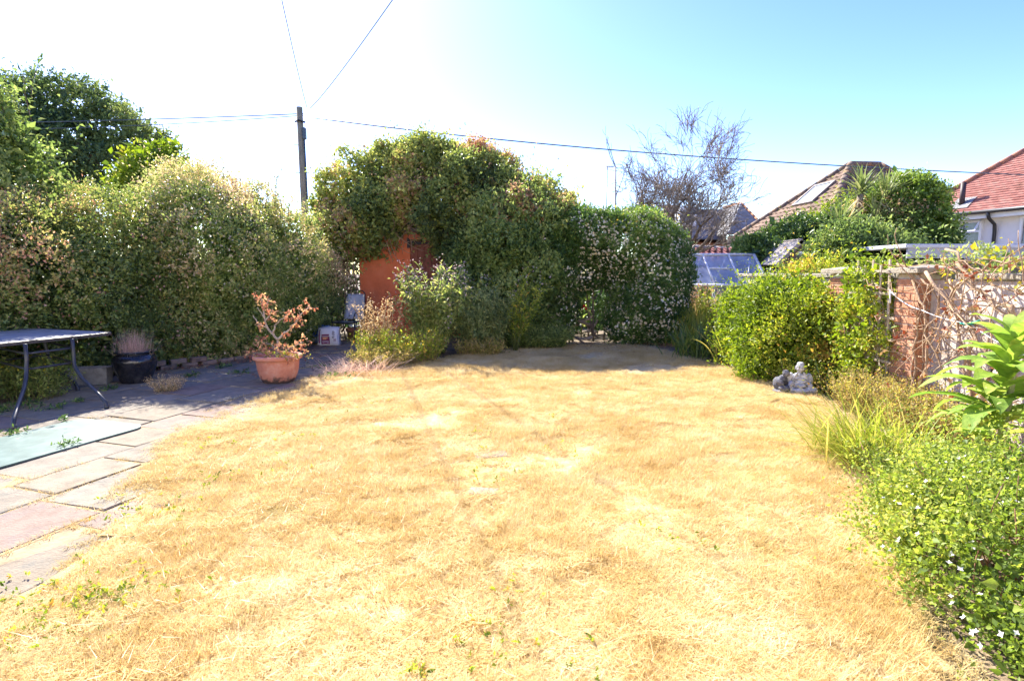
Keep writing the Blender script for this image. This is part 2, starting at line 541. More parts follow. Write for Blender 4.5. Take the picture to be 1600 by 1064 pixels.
def straw(name, cols, green, dark, trans=0.0):
    """dry grass: tone by blade and by place, with greener and barer places."""
    m, n, l, out = _nodes(name)
    a = n.new('ShaderNodeAttribute'); a.attribute_name = 'tint'
    geo = n.new('ShaderNodeNewGeometry')
    def nz(sc, d=5, ro=0.6):
        z = n.new('ShaderNodeTexNoise'); z.inputs['Scale'].default_value = sc; z.inputs['Detail'].default_value = d; z.inputs['Roughness'].default_value = ro
        l.new(geo.outputs['Position'], z.inputs['Vector']); return z
    n1 = nz(1.6, 10, 0.80); n2 = nz(1.2, 6); n3 = nz(9.0, 3)
    ad = n.new('ShaderNodeMath'); ad.operation = 'MULTIPLY_ADD'; ad.inputs[1].default_value = 0.38
    l.new(a.outputs['Fac'], ad.inputs[0])
    mr = n.new('ShaderNodeMapRange'); mr.inputs['From Min'].default_value = 0.36; mr.inputs['From Max'].default_value = 0.64
    mr.inputs['To Min'].default_value = 0.06; mr.inputs['To Max'].default_value = 0.60; l.new(n1.outputs['Fac'], mr.inputs['Value'])
    l.new(mr.outputs[0], ad.inputs[2])
    r = ramp(n, cols); l.new(ad.outputs[0], r.inputs['Fac'])
    gr = ramp(n, [(0, 0, 0), (0.62, 0.62, 0.62)], [0.60, 0.76]); l.new(n2.outputs['Fac'], gr.inputs['Fac'])
    mg = n.new('ShaderNodeMath'); mg.operation = 'MULTIPLY'; l.new(gr.outputs[0], mg.inputs[0])
    g3 = ramp(n, [(0.2, 0.2, 0.2), (1, 1, 1)], [0.4, 0.6]); l.new(n3.outputs['Fac'], g3.inputs['Fac']); l.new(g3.outputs[0], mg.inputs[1])
    mx = n.new('ShaderNodeMix'); mx.data_type = 'RGBA'; l.new(mg.outputs[0], mx.inputs[0]); l.new(r.outputs[0], mx.inputs[6]); mx.inputs[7].default_value = (*green, 1)
    b = n.new('ShaderNodeBsdfPrincipled'); b.inputs['Roughness'].default_value = 0.75; b.inputs['Specular IOR Level'].default_value = 0.15
    l.new(mx.outputs[2], b.inputs['Base Color'])
    t = n.new('ShaderNodeBsdfTranslucent'); l.new(mx.outputs[2], t.inputs['Color'])
    ms = n.new('ShaderNodeMixShader'); ms.inputs[0].default_value = trans
    l.new(b.outputs[0], ms.inputs[1]); l.new(t.outputs[0], ms.inputs[2]); l.new(ms.outputs[0], out.inputs['Surface'])
    return m

STRAW = [(0.50, 0.325, 0.105), (0.65, 0.47, 0.18), (0.79, 0.64, 0.33), (0.88, 0.80, 0.58)]
grass_m = straw('dry_grass_blades', STRAW, (0.36, 0.33, 0.07), None, 0.35)
thatch_m = surf('lawn_thatch', [(0.42, 0.26, 0.10), (0.58, 0.41, 0.18), (0.72, 0.57, 0.31)], 14, 0.95, 0.6, 90, detail=8)

st = 0.09
gx, gy = np.arange(-3.2, 3.9, st), np.arange(0.6, 11.0, st)
X, Y = np.meshgrid(gx, gy)
Z = lawn_z(X, Y) - 0.004
V = np.stack([X.ravel(), Y.ravel(), Z.ravel()], -1)
ii = (np.arange(len(gy) - 1)[:, None] * len(gx) + np.arange(len(gx) - 1)[None, :]).ravel()
cx = V[ii, 0] + st / 2; cy = V[ii, 1] + st / 2
wob = 0.08 * noise3(np.stack([cx, cy, 0 * cx], -1), 4.0)
keep = in_poly(cx + wob, cy + wob, LAWN)
I = ii[keep]
link('lawn', np_mesh('lawn', V, np.stack([I, I + 1, I + len(gx) + 1, I + len(gx)], -1), smooth=True), thatch_m, kind='structure')

# blades: patches of matted straw, set over the lawn by geometry nodes
def patch(name, n, rad, h, lean, width, seed):
    g = rg(seed)
    r = rad * np.sqrt(g.random(n)); a = g.uniform(0, 2 * PI, n)
    P = np.stack([r * np.cos(a), r * np.sin(a), np.full(n, -0.006)], -1)
    cl = noise3(P, 9.0)
    az = g.uniform(0, 2 * PI, n) + cl
    th = np.clip(g.normal(lean, 0.3, n), 0.05, 1.5)
    V, F, T = ribbon_geo(P, az, h * g.uniform(0.5, 1.5, n), width * g.uniform(0.7, 1.4, n), th, g.uniform(-0.1, 0.7, n), seed, 2, 'point', 0.0,
                         tint=np.clip(g.normal(0.5, 0.28, n), 0, 1))
    # one quad strip per blade is enough: keep the outer verts only
    V = V.reshape(n, 3, 3, 3)[:, :, [0, 2], :].reshape(-1, 3)
    k = np.arange(n)[:, None] * 6
    F = np.concatenate([k + np.array([[0, 1, 3, 2]]), k + np.array([[2, 3, 5, 4]])], 1).reshape(-1, 4)
    T = T.reshape(n, 4)[:, :2].reshape(-1)
    me = np_mesh(name, V, F, T); me.materials.append(grass_m)
    return bpy.data.objects.new(name, me)

def gn_scatter(o, coll):
    ng = bpy.data.node_groups.new('scatter', 'GeometryNodeTree')
    ng.interface.new_socket('Geometry', in_out='INPUT', socket_type='NodeSocketGeometry')
    ng.interface.new_socket('Geometry', in_out='OUTPUT', socket_type='NodeSocketGeometry')
    n, l = ng.nodes, ng.links
    gi, go = n.new('NodeGroupInput'), n.new('NodeGroupOutput')
    ip = n.new('GeometryNodeInstanceOnPoints'); ci = n.new('GeometryNodeCollectionInfo')
    ci.inputs['Collection'].default_value = coll
    ci.inputs['Separate Children'].default_value = True; ci.inputs['Reset Children'].default_value = True
    ip.inputs['Pick Instance'].default_value = True
    def na(nm, dt):
        a = n.new('GeometryNodeInputNamedAttribute'); a.data_type = dt; a.inputs['Name'].default_value = nm
        return [s for s in a.outputs if s.enabled and s.name == 'Attribute'][0]
    l.new(gi.outputs[0], ip.inputs['Points']); l.new(ci.outputs[0], ip.inputs['Instance'])
    l.new(na('idx', 'INT'), ip.inputs['Instance Index'])
    l.new(na('rot', 'FLOAT_VECTOR'), ip.inputs['Rotation']); l.new(na('scl', 'FLOAT_VECTOR'), ip.inputs['Scale'])
    l.new(ip.outputs[0], go.inputs[0])
    md = o.modifiers.new('scatter', 'NODES'); md.node_group = ng

def scatter_obj(name, P, idx, rot, scl, coll, kind='stuff'):
    me = bpy.data.meshes.new(name)
    me.vertices.add(len(P)); me.vertices.foreach_set('co', np.asarray(P, np.float32).ravel())
    a = me.attributes.new('idx', 'INT', 'POINT'); a.data.foreach_set('value', np.asarray(idx, np.int32))
    a = me.attributes.new('rot', 'FLOAT_VECTOR', 'POINT'); a.data.foreach_set('vector', np.asarray(rot, np.float32).ravel())
    a = me.attributes.new('scl', 'FLOAT_VECTOR', 'POINT'); a.data.foreach_set('vector', np.asarray(scl, np.float32).ravel())
    me.update()
    o = link(name, me, kind=kind)
    gn_scatter(o, coll)
    return o

pc = bpy.data.collections.new('grass_patches')
for k in range(4): pc.objects.link(patch('grass_patch', 800, 0.20, 0.042, 1.32, 0.0030, 20 + k))
for k in range(4): pc.objects.link(patch('grass_patch', 850, 0.17, 0.036, 1.0, 0.0028, 40 + k))
g = rg(5)
sp = 0.115
px_, py_ = np.meshgrid(np.arange(-3.3, 3.9, sp), np.arange(0.9, 11.0, sp))
px_ = px_.ravel() + g.uniform(-.06, .06, px_.size); py_ = py_.ravel() + g.uniform(-.06, .06, py_.size)
wob = 0.10 * noise3(np.stack([px_, py_, 0 * px_], -1), 3.0)
k = in_poly(px_ + wob, py_ + wob, LAWN)
px_, py_ = px_[k], py_[k]
nz = noise3(np.stack([px_, py_, 0 * px_ + 3], -1), 3.2)
up = 0.5 * nz + 0.6 * noise3(np.stack([px_, py_, 0 * px_ + 7], -1), 0.9) + 0.35 * noise3(np.stack([px_, py_, 0 * px_ + 2], -1), 7.7) + g.normal(size=len(px_)) * 0.4 > 0.02
bare = noise3(np.stack([px_, py_, 0 * px_ + 9], -1), 2.2) > 0.62
kk = ~bare
idx = np.where(up, g.integers(4, 8, len(px_)), g.integers(0, 4, len(px_)))
sc = g.uniform(0.8, 1.25, len(px_))
scl = np.stack([sc, sc, sc * np.where(up, 1 + 0.5 * np.clip(nz, 0, 1), 0.8)], -1)
rot = np.stack([g.normal(size=len(px_)) * .06, g.normal(size=len(px_)) * .06, g.uniform(0, 6.28, len(px_))], -1)
P = np.stack([px_, py_, lawn_z(px_, py_)], -1)
scatter_obj('dry_grass', P[kk], idx[kk], rot[kk], scl[kk], pc)

tc = bpy.data.collections.new('tuft_patches')
for q in range(4): tc.objects.link(patch('grass_tuft', 130, 0.07, 0.075, 0.7, 0.0030, 80 + q))
n = 900
tx, ty = g.uniform(-2.8, 3.4, n), g.uniform(1.4, 10.2, n)
k = in_poly(tx, ty, LAWN) & (noise3(np.stack([tx, ty, 0 * tx + 5], -1), 1.5) > 0.12)
tx, ty = tx[k], ty[k]; n = len(tx); sc = g.uniform(0.6, 1.2, n)
scatter_obj('grass_tufts', np.stack([tx, ty, lawn_z(tx, ty)], -1), g.integers(0, 4, n), np.c_[np.zeros((n, 2)), g.uniform(0, 6.28, n)], np.stack([sc, sc, sc * g.uniform(.5, 1.0, n)], -1), tc)

# loose straw lying on the lawn
n = 9000
sx_, sy_ = g.uniform(-2.6, 3.4, n), g.uniform(1.2, 9.5, n)
k = in_poly(sx_, sy_, LAWN) & (noise3(np.stack([sx_, sy_, 0 * sx_], -1), 1.3) > -0.3)
sx_, sy_ = sx_[k], sy_[k]; n = len(sx_)
straw_m = leafm('loose_straw', [(0.56, 0.38, 0.16), (0.72, 0.56, 0.30), (0.82, 0.71, 0.47)], 0.15)
ribbons('loose_straw', None, straw_m, np.stack([sx_, sy_, lawn_z(sx_, sy_) + g.uniform(0.012, 0.045, n)], -1), g.uniform(0, 6.28, n), g.uniform(0.04, 0.13, n),
        g.uniform(0.0013, 0.0026, n), g.uniform(1.35, 1.6, n), g.uniform(-0.1, 0.25, n), seed=3, seg=3, shape='point', fold=0)

# ------------------------------------------------------------------ patio
E1 = np.array([0.30, 0.954]); E2 = np.array([0.954, -0.30]); O2 = np.array([-2.93, 3.22])
patio_base_m = surf('joint_sand', [(0.22, 0.165, 0.10), (0.36, 0.27, 0.15), (0.50, 0.37, 0.19)], 9, 0.95, 0.4, 60)
PAT = [(-4.2, 0.9), (-2.2, 0.9), (-1.5, 2.6), (-2.0, 5.2), (-2.0, 7.5), (-1.8, 8.6), (-3.0, 11.3), (-4.2, 11.3), (-4.35, 8.9), (-5.15, 7.75), (-6.3, 6.3), (-7.0, 5.0), (-7.0, 1.5)]
me = bpy.data.meshes.new('patio'); me.from_pydata([(x, y, 0.003) for x, y in PAT], [], [list(range(len(PAT)))]); me.update()
patio = link('patio', me, patio_base_m, kind='structure')
slab_ms = [surf('slab_%s' % c, cols, 7, 0.88, 0.5, 70, vary=0.12, grime=gr, gscale=4.5, gpos=(0.50, 0.66)) for c, cols, gr in (
    ('grey', [(0.165, 0.14, 0.105), (0.235, 0.198, 0.148), (0.295, 0.25, 0.185)], (0.16, 0.15, 0.12)),
    ('buff', [(0.18, 0.145, 0.10), (0.255, 0.207, 0.145), (0.31, 0.255, 0.18)], (0.20, 0.18, 0.14)),
    ('pink', [(0.19, 0.135, 0.10), (0.25, 0.18, 0.138), (0.30, 0.225, 0.17)], (0.20, 0.16, 0.14)))]
slab_meshes = {}
g = rg(31)
joints = []
row_w = [0.50, 0.56, 0.46, 0.60, 0.46, 0.56, 0.50, 0.46, 0.60, 0.50]
a0 = -4.0
rows = []
a = 0.0
for w in (0.54, 0.50, 0.60): rows.append((a, w)); a += w
a = 0.0
for w in (0.44, 0.56, 0.60, 0.46, 0.60, 0.46, 0.56): a -= w; rows.append((a, w))
for ra, rw in rows:
    b = -2.4 + g.uniform(0, 0.4)
    if abs(ra) < 1e-6: b = -1.79
    if abs(ra + 0.44) < 1e-6: b = -2.30
    while b < 9.0:
        ln = float(g.choice([0.60, 0.60, 0.75, 0.45]))
        if abs(ra) < 1e-6 or abs(ra + 0.44) < 1e-6: ln = 0.60
        c = O2 + E2 * (ra + rw / 2) + E1 * (b + ln / 2)
        cc = [O2 + E2 * (ra + rw * s) + E1 * (b + ln * t) for s, t in ((.5, .5), (.1, .1), (.9, .1), (.1, .9), (.9, .9))]
        cx = np.array([q[0] for q in cc]); cy = np.array([q[1] for q in cc])
        shr = in_poly(cx - 0.15, cy, LAWN).sum()
        if in_poly(cx, cy, PAT).sum() >= 4 and shr <= 3 and c[1] > 1.2:
            key = (rw, ln)
            mi = int(g.choice([0, 0, 0, 0, 1, 1, 1, 2]))
            if (key, mi) not in slab_meshes:
                me = box_mesh('paving_slab', rw - 0.02, ln - 0.02, 0.05, 0.005, 0.003, len(slab_meshes)); me.materials.append(slab_ms[mi])
                slab_meshes[(key, mi)] = me
            o = link('paving_slab', slab_meshes[(key, mi)], None, patio, (c[0], c[1], -0.015 + g.normal() * 0.0018),
                     (g.normal() * .003, g.normal() * .003, math.atan2(E2[1], E2[0]) + g.normal() * .008))
            for t in np.arange(0, ln, 0.09): joints.append(O2 + E2 * (ra) + E1 * (b + t))
            for t in np.arange(0, rw, 0.09): joints.append(O2 + E2 * (ra + t) + E1 * b)
        b += ln
J = np.array(joints)
J = J + g.normal(size=J.shape) * 0.012
dist = J[:, 1]
nn_ = noise3(np.c_[J, np.zeros(len(J))], 2.0)
k = (nn_ > -0.35) & (((J - O2) @ E2 > -0.7) | (nn_ > 0.4))
Jd = J[k]
# the lawn's ragged fringe creeping over the slabs
ex, ey = g.uniform(-3.3, -1.0, 9000), g.uniform(1.0, 9.0, 9000)
wq = noise3(np.stack([ex, ey, 0 * ex], -1), 2.6) * 0.16 + g.normal(size=9000) * 0.06
fr_ = ~in_poly(ex, ey, LAWN) & in_poly(ex + 0.12 + wq, ey - 0.03, LAWN)
Jd = np.vstack([Jd, np.c_[ex[fr_], ey[fr_]]])
jc = bpy.data.collections.new('joint_patches')
for q in range(4): jc.objects.link(patch('joint_patch', 60, 0.05, 0.034, 1.0, 0.0032, 60 + q))
idx = g.integers(0, 4, len(Jd)); sc = g.uniform(0.5, 1.2, len(Jd))
scatter_obj('joint_grass', np.c_[Jd, np.full(len(Jd), 0.008)], idx, np.c_[np.zeros((len(Jd), 2)), g.uniform(0, 6.28, len(Jd))],
            np.stack([sc, sc, sc], -1), jc)

# beds of dry soil right of the lawn and behind it
bed_m = surf('bed_soil', [(0.12, 0.085, 0.055), (0.24, 0.175, 0.11), (0.36, 0.27, 0.16)], 7, 0.95, 0.6, 45)
BED = [(1.3, 0.8), (2.0, 2.55), (2.45, 3.7), (3.1, 5.0), (3.45, 6.1), (3.4, 7.3), (3.0, 8.6), (2.5, 10.2), (3.6, 12.2), (4.4, 12.2), (4.1, 9.0), (4.05, 2.0), (3.5, 0.8)]
me = bpy.data.meshes.new('flower_bed'); me.from_pydata([(x, y, -0.022) for x, y in BED], [], [list(range(len(BED)))]); me.update()
link('flower_bed', me, bed_m, kind='structure')

# ------------------------------------------------------------------ garden wall on the right
block_m = surf('concrete_block', [(0.46, 0.38, 0.32), (0.60, 0.515, 0.445), (0.68, 0.60, 0.53)], 9, 0.95, 0.6, 80, vary=0.10, grime=(0.30, 0.23, 0.17), gscale=2.4, gpos=(0.5, 0.75))
mortar_m = surf('mortar', [(0.48, 0.42, 0.34), (0.62, 0.55, 0.46)], 14, 0.95, 0.5, 90)
brick_m = surf('red_brick', [(0.38, 0.165, 0.09), (0.53, 0.25, 0.14), (0.60, 0.34, 0.22)], 16, 0.9, 0.5, 110, vary=0.22, grime=(0.45, 0.36, 0.27), gscale=5, gpos=(0.55, 0.8))
coping_m = surf('coping_concrete', [(0.28, 0.24, 0.18), (0.38, 0.335, 0.26), (0.46, 0.41, 0.33)], 8, 0.92, 0.5, 70, vary=0.08, grime=(0.20, 0.17, 0.11), gscale=4)
WX = 4.07
wall = empty('garden_wall', 'low pale concrete block wall with red brick piers beyond the right flower bed', 'wall', (WX, 6.0, 0))
core = bmesh.new()
box_bm(core, 0.10, -0.15, 0.66, 0.19, 6.9, 1.36)
link('mortar_core', bm_mesh('mortar_core', core), mortar_m, wall)
bl = box_mesh('concrete_block', 0.205, 0.432, 0.213, 0.004, 0.001, 3); bl.materials.append(block_m)
blh = box_mesh('concrete_block', 0.205, 0.21, 0.213, 0.004, 0.001, 4); blh.materials.append(block_m)
g = rg(8)
PIERS = [5.30, 6.50, 8.2]
for j in range(6):
    y = 2.6 + (0.22 if j % 2 else 0)
    while y < 9.2:
        yc = y + 0.22
        if not any(p - 0.2 < yc < p + 0.53 for p in PIERS[:2]):
            link('concrete_block', bl, None, wall, (0.10 + g.normal() * .002, yc - 6.0, 0.112 + 0.225 * j), (0, 0, g.normal() * .004))
        else:
            for q in (-0.11, 0.11):
                if not any(p - 0.08 < yc + q < p + 0.41 for p in PIERS[:2]):
                    link('concrete_block', blh, None, wall, (0.10, yc + q - 6.0, 0.112 + 0.225 * j))
        y += 0.44
cp = box_mesh('coping_stone', 0.27, 0.592, 0.055, 0.008, 0.002, 5); cp.materials.append(coping_m)
y = 2.6
while y < 9.2:
    if not any(p - 0.1 < y + 0.3 < p + 0.42 for p in PIERS[:2]):
        link('coping_stone', cp, None, wall, (0.10, y + 0.3 - 6.0, 1.378), (g.normal() * .01, g.normal() * .01, g.normal() * .006))
    y += 0.6
br = box_mesh('brick', 0.215, 0.1025, 0.065, 0.004, 0.0012, 6); br.materials.append(brick_m)
brh = box_mesh('brick', 0.1025, 0.1025, 0.065, 0.004, 0.0012, 7); brh.materials.append(brick_m)
cap_bm = bmesh.new(); vs = box_bm(cap_bm, 0, 0, 0, 0.47, 0.47, 0.055)
bmesh.ops.bevel(cap_bm, geom=list(cap_bm.edges), offset=0.007, segments=1, affect='EDGES')
r = bmesh.ops.create_cone(cap_bm, cap_ends=True, segments=4, radius1=0.31, radius2=0.03, depth=0.035)
bmesh.ops.transform(cap_bm, matrix=Matrix.Translation((0, 0, 0.0435)) @ Matrix.Rotation(PI / 4, 4, 'Z'), verts=r['verts'])
cap = bm_mesh('pier_cap', cap_bm); cap.materials.append(coping_m)
for py in PIERS[:2]:
    pb = bmesh.new(); box_bm(pb, 0.045, py + 0.1635 - 6.0, 0.69, 0.305, 0.305, 1.42)
    pier = link('pier', bm_mesh('pier', pb), mortar_m, wall)
    for j in range(18):
        z = 0.0325 + 0.0755 * j
        cen = (0.045, py + 0.1635 - 6.0)
        # each course: a stretcher and a header along each face, turned round course by course
        for k in range(4):
            th = k * PI / 2
            flip = (j + 0) % 2
            for (mesh, u) in ((br, -0.0565 if flip else 0.0565), (brh, 0.1125 if flip else -0.1125)):
                if mesh is brh: continue
                v = -0.1128
                x = math.cos(th) * u - math.sin(th) * v; y = math.sin(th) * u + math.cos(th) * v
                link('brick', mesh, None, pier, (cen[0] + x + g.normal() * .001, cen[1] + y + g.normal() * .001, z + g.normal() * .0008), (0, 0, th + g.normal() * .006))
    link('pier_cap', cap, None, pier, (0.045, py + 0.1635 - 6.0, 1.43), (g.normal() * .012, g.normal() * .012, g.normal() * .02))

# ------------------------------------------------------------------ brick edging along the left hedge
edge_brick_m = surf('edging_brick', [(0.20, 0.135, 0.10), (0.30, 0.21, 0.16), (0.38, 0.29, 0.22)], 14, 0.92, 0.5, 100, vary=0.2, grime=(0.14, 0.12, 0.09), gscale=4)
edging = empty('brick_edging', 'low edging of old bricks along the foot of the left hedge', 'edging', (-5.0, 8.0, 0))
ebm = box_mesh('brick', 0.215, 0.10, 0.07, 0.006, 0.002, 9); ebm.materials.append(edge_brick_m)
EL = [(-6.4, 6.15), (-5.35, 7.6), (-4.62, 8.45), (-4.25, 9.1), (-4.0, 9.9)]
g = rg(12)
for (p, q) in zip(EL[:-1], EL[1:]):
    p, q = np.array(p), np.array(q); d = q - p; ln = np.linalg.norm(d); d /= ln; nb = max(1, int(ln / 0.225))
    for c in range(2):
        for k in range(nb):
            u = p + d * (k + 0.5 + (0.0 if c == 0 else 0.5)) * ln / nb
            if c == 1 and (k == nb - 1 or g.random() < 0.06): continue
            link('brick', ebm, None, edging, (u[0] + 5.0 + g.normal() * .004, u[1] - 8.0 + g.normal() * .004, 0.03 + 0.076 * c), (g.normal() * .02, g.normal() * .02, math.atan2(d[1], d[0]) + g.normal() * .03))

# ------------------------------------------------------------------ far timber fence
fence_m = surf('dark_fence_wood', [(0.085, 0.055, 0.04), (0.15, 0.10, 0.075), (0.20, 0.145, 0.11)], 5, 0.9, 0.4, 60, vary=0.15, squash=(1, 1, 12))
fence = empty('timber_fence', 'dark brown boarded fence at the back behind the flowering arch', 'fence', (4, 15.4, 0))
fb = box_mesh('fence_board', 1.80, 0.02, 0.145, 0.002); fb.materials.append(fence_m)
fp = box_mesh('fence_post', 0.09, 0.09, 1.55, 0.006); fp.materials.append(fence_m)
fr = box_mesh('fence_rail', 1.80, 0.05, 0.035, 0.003); fr.materials.append(fence_m)
g = rg(77)
for k in range(-2, 4):
    link('fence_post', fp, None, fence, (k * 1.89 - 0.945, 0, 0.775))
    for j in range(10):
        link('fence_board', fb, None, fence, (k * 1.89, 0.01 + g.normal() * .002, 0.08 + 0.139 * j), (0.10, 0, g.normal() * .002))
    link('fence_rail', fr, None, fence, (k * 1.89, 0, 1.475))

lf_ = empty('timber_fence', 'brown close boarded fence hidden behind the left hedge', 'fence', (-7.6, 8.6, 0))
lb_ = box_mesh('fence_board', 0.145, 0.02, 1.68, 0.002); lb_.materials.append(surf('brown_fence_wood', [(0.20, 0.11, 0.06), (0.30, 0.17, 0.10), (0.37, 0.23, 0.14)], 4, 0.9, 0.4, 60, vary=0.15, squash=(12, 12, 1)))
for (p, q) in (((-9.4, 5.6), (-6.6, 9.6)), ((-6.6, 9.6), (-5.6, 13.6))):
    p, q = np.array(p), np.array(q); d = q - p; n = int(np.linalg.norm(d) / 0.15)
    for k in range(n):
        u = p + d * (k + .5) / n
        link('fence_board', lb_, None, lf_, (u[0] + 7.6, u[1] - 8.6, 0.86 + rg(k).normal() * .004), (0, 0, math.atan2(d[1], d[0]) + .06))
# ------------------------------------------------------------------ houses
def tile_plane(name, parent, m, e0, e1, t0, t1, gauge, width, seed, th=0.018, wavy=0.0, jit=0.004):
    """courses of tiles between an eave e0-e1 and a top t0-t1 (may narrow to a point); every tile a thin lifted slab."""
    g = rg(seed)
    e0, e1, t0, t1 = (np.array(q, float) for q in (e0, e1, t0, t1))
    up = (t0 + t1) / 2 - (e0 + e1) / 2
    ax = unit(e1 - e0); nrm = np.cross(ax, unit(up)); nrm = nrm / np.linalg.norm(nrm)
    if nrm[2] < 0: nrm = -nrm
    L = np.linalg.norm(up - ax * (up @ ax)); nr = max(1, int(round(L / gauge)))
    Vs, Fs, T, o = [], [], [], 0
    for r in range(nr):
        f0, f1 = r / nr, min(1.0, (r + 1.25) / nr)
        a0, b0 = e0 + (t0 - e0) * f0, e1 + (t1 - e1) * f0
        a1, b1 = e0 + (t0 - e0) * f1, e1 + (t1 - e1) * f1
        w0 = (b0 - a0) @ ax; w1 = (b1 - a1) @ ax
        s0 = (a0 - e0) @ ax; s1 = (a1 - e0) @ ax
        lo, hi = min(s0, s1), max(s0 + w0, s1 + w1)
        off = (r % 2) * width / 2
        k = np.arange(math.floor((lo - off) / width), math.ceil((hi - off) / width) + 1)
        x0 = k * width + off; x1 = x0 + width * 0.975
        def pt(x, f, lift):
            s, w = s0 + (s1 - s0) * f, w0 + (w1 - w0) * f
            xx = np.clip(x, s, s + w)
            base = e0 + up * (f0 + (f1 - f0) * f) - ax * (up @ ax) * (f0 + (f1 - f0) * f)
            return base[None, :] + ax[None, :] * xx[:, None] + nrm[None, :] * lift[:, None]
        n = len(k)
        j = np.abs(g.normal(size=n)) * jit
        lo_l = th * 1.6 + j; hi_l = th * 0.3 + 0 * j
        if wavy:
            xm = (x0 + x1) / 2
            cols = [pt(x0, 0, lo_l), pt(xm, 0, lo_l + wavy), pt(x1, 0, lo_l), pt(x1, 1, hi_l), pt(xm, 1, hi_l + wavy), pt(x0, 1, hi_l), pt(x0, 0, 0 * j), pt(x1, 0, 0 * j)]
            V = np.stack(cols, 1)
            q = np.array([[0, 1, 4, 5], [1, 2, 3, 4], [6, 7, 2, 0], [0, 2, 1, 1]])[:3]
        else:
            V = np.stack([pt(x0, 0, lo_l), pt(x1, 0, lo_l), pt(x1, 1, hi_l), pt(x0, 1, hi_l), pt(x0, 0, 0 * j), pt(x1, 0, 0 * j)], 1)
            q = np.array([[0, 1, 2, 3], [4, 5, 1, 0]])
        nv = V.shape[1]
        ok = np.linalg.norm(V[:, 1] - V[:, 0], axis=1) > 0.01
        V = V[ok]; n = len(V)
        if n == 0: continue
        Vs.append(V.reshape(-1, 3)); Fs.append((np.arange(n)[:, None, None] * nv + q[None]).reshape(-1, 4) + o); o += n * nv
        tv = np.clip(g.normal(0.5, 0.22, n), 0, 1); T.append(np.repeat(tv, len(q)))
    V = np.vstack(Vs)
    return link(name, np_mesh(name, V - np.array(parent.location), np.vstack(Fs), np.concatenate(T)), m, parent, kind='stuff')

def tilem(name, cols, rough=0.85, grime=None, gscale=0.8, gpos=(0.55, 0.75)):
    if name in MATS: return MATS[name]
    m, n, l, out = _nodes(name)
    a = n.new('ShaderNodeAttribute'); a.attribute_name = 'tint'
    r = ramp(n, cols); l.new(a.outputs['Fac'], r.inputs['Fac'])
    geo = n.new('ShaderNodeNewGeometry')
    z = n.new('ShaderNodeTexNoise'); z.inputs['Scale'].default_value = gscale; z.inputs['Detail'].default_value = 8; z.inputs['Roughness'].default_value = 0.7
    l.new(geo.outputs['Position'], z.inputs['Vector'])
    gr = ramp(n, [(0, 0, 0), (0.85, 0.85, 0.85)], list(gpos)); l.new(z.outputs['Fac'], gr.inputs['Fac'])
    mx = n.new('ShaderNodeMix'); mx.data_type = 'RGBA'; l.new(gr.outputs[0], mx.inputs[0]); l.new(r.outputs[0], mx.inputs[6]); mx.inputs[7].default_value = (*(grime or cols[0]), 1)
    b = n.new('ShaderNodeBsdfPrincipled'); b.inputs['Roughness'].default_value = rough; b.inputs['Specular IOR Level'].default_value = 0.2
    l.new(mx.outputs[2], b.inputs['Base Color']); l.new(b.outputs[0], out.inputs['Surface'])
    MATS[name] = m
    return m

def poly_obj(name, parent, m, polys, thick=0.0):
    bm = bmesh.new()
    for p in polys:
        vs = [bm.verts.new(Vector(q) - parent.location) for q in p]
        bm.faces.new(vs)
    if thick:
        bmesh.ops.solidify(bm, geom=list(bm.faces), thickness=thick)
    return link(name, bm_mesh(name, bm), m, parent)

def wall_box(name, parent, m, p0, p1, z0, z1, th, inward):
    """an upright slab from p0 to p1 (plan), its outer face on that line."""
    p0, p1, inw = np.array(p0, float), np.array(p1, float), np.array(inward, float)
    q0, q1 = p0 + inw * th, p1 + inw * th
    bm = bmesh.new()
    v = [bm.verts.new(Vector((a[0], a[1], z)) - parent.location) for z in (z0, z1) for a in (p0, p1, q1, q0)]
    for f in ((0, 1, 2, 3), (7, 6, 5, 4), (0, 4, 5, 1), (1, 5, 6, 2), (2, 6, 7, 3), (3, 7, 4, 0)): bm.faces.new([v[i] for i in f])
    bmesh.ops.recalc_face_normals(bm, faces=list(bm.faces))
    return link(name, bm_mesh(name, bm), m, parent)

def ridge_tiles(name, parent, m, p, q, r=0.10, ln=0.32):
    p, q = np.array(p, float), np.array(q, float); d = q - p; L = np.linalg.norm(d); n = max(1, int(L / ln))
    paths = []
    for k in range(n):
        a, b = p + d * (k / n), p + d * ((k + 0.97) / n)
        paths.append((np.array([a, b]), np.array([r * 1.06, r])))
    return tubes(name, parent, m, paths, 8)

white_wall = surf('white_render', [(0.72, 0.70, 0.66), (0.80, 0.78, 0.74)], 3, 0.9, 0.25, 60)
red_tile = tilem('red_roof_tiles', [(0.28, 0.105, 0.08), (0.38, 0.155, 0.12), (0.46, 0.215, 0.165)], grime=(0.20, 0.09, 0.06), gscale=0.9, gpos=(0.60, 0.72))
brown_tile = tilem('brown_roof_tiles', [(0.13, 0.085, 0.06), (0.19, 0.125, 0.085), (0.26, 0.17, 0.115)], grime=(0.30, 0.23, 0.12), gscale=1.3)
slate_tile = tilem('grey_slate_tiles', [(0.16, 0.155, 0.16), (0.24, 0.235, 0.24), (0.34, 0.33, 0.32)], grime=(0.36, 0.33, 0.27), gscale=1.5)
panti_m = tilem('pantiles', [(0.26, 0.09, 0.07), (0.36, 0.14, 0.11), (0.44, 0.20, 0.15)], grime=(0.2, 0.1, 0.08), gscale=1.5)
ridge_red = surf('ridge_red', [(0.30, 0.13, 0.08), (0.42, 0.19, 0.11)], 3, 0.85, 0.3, 30)
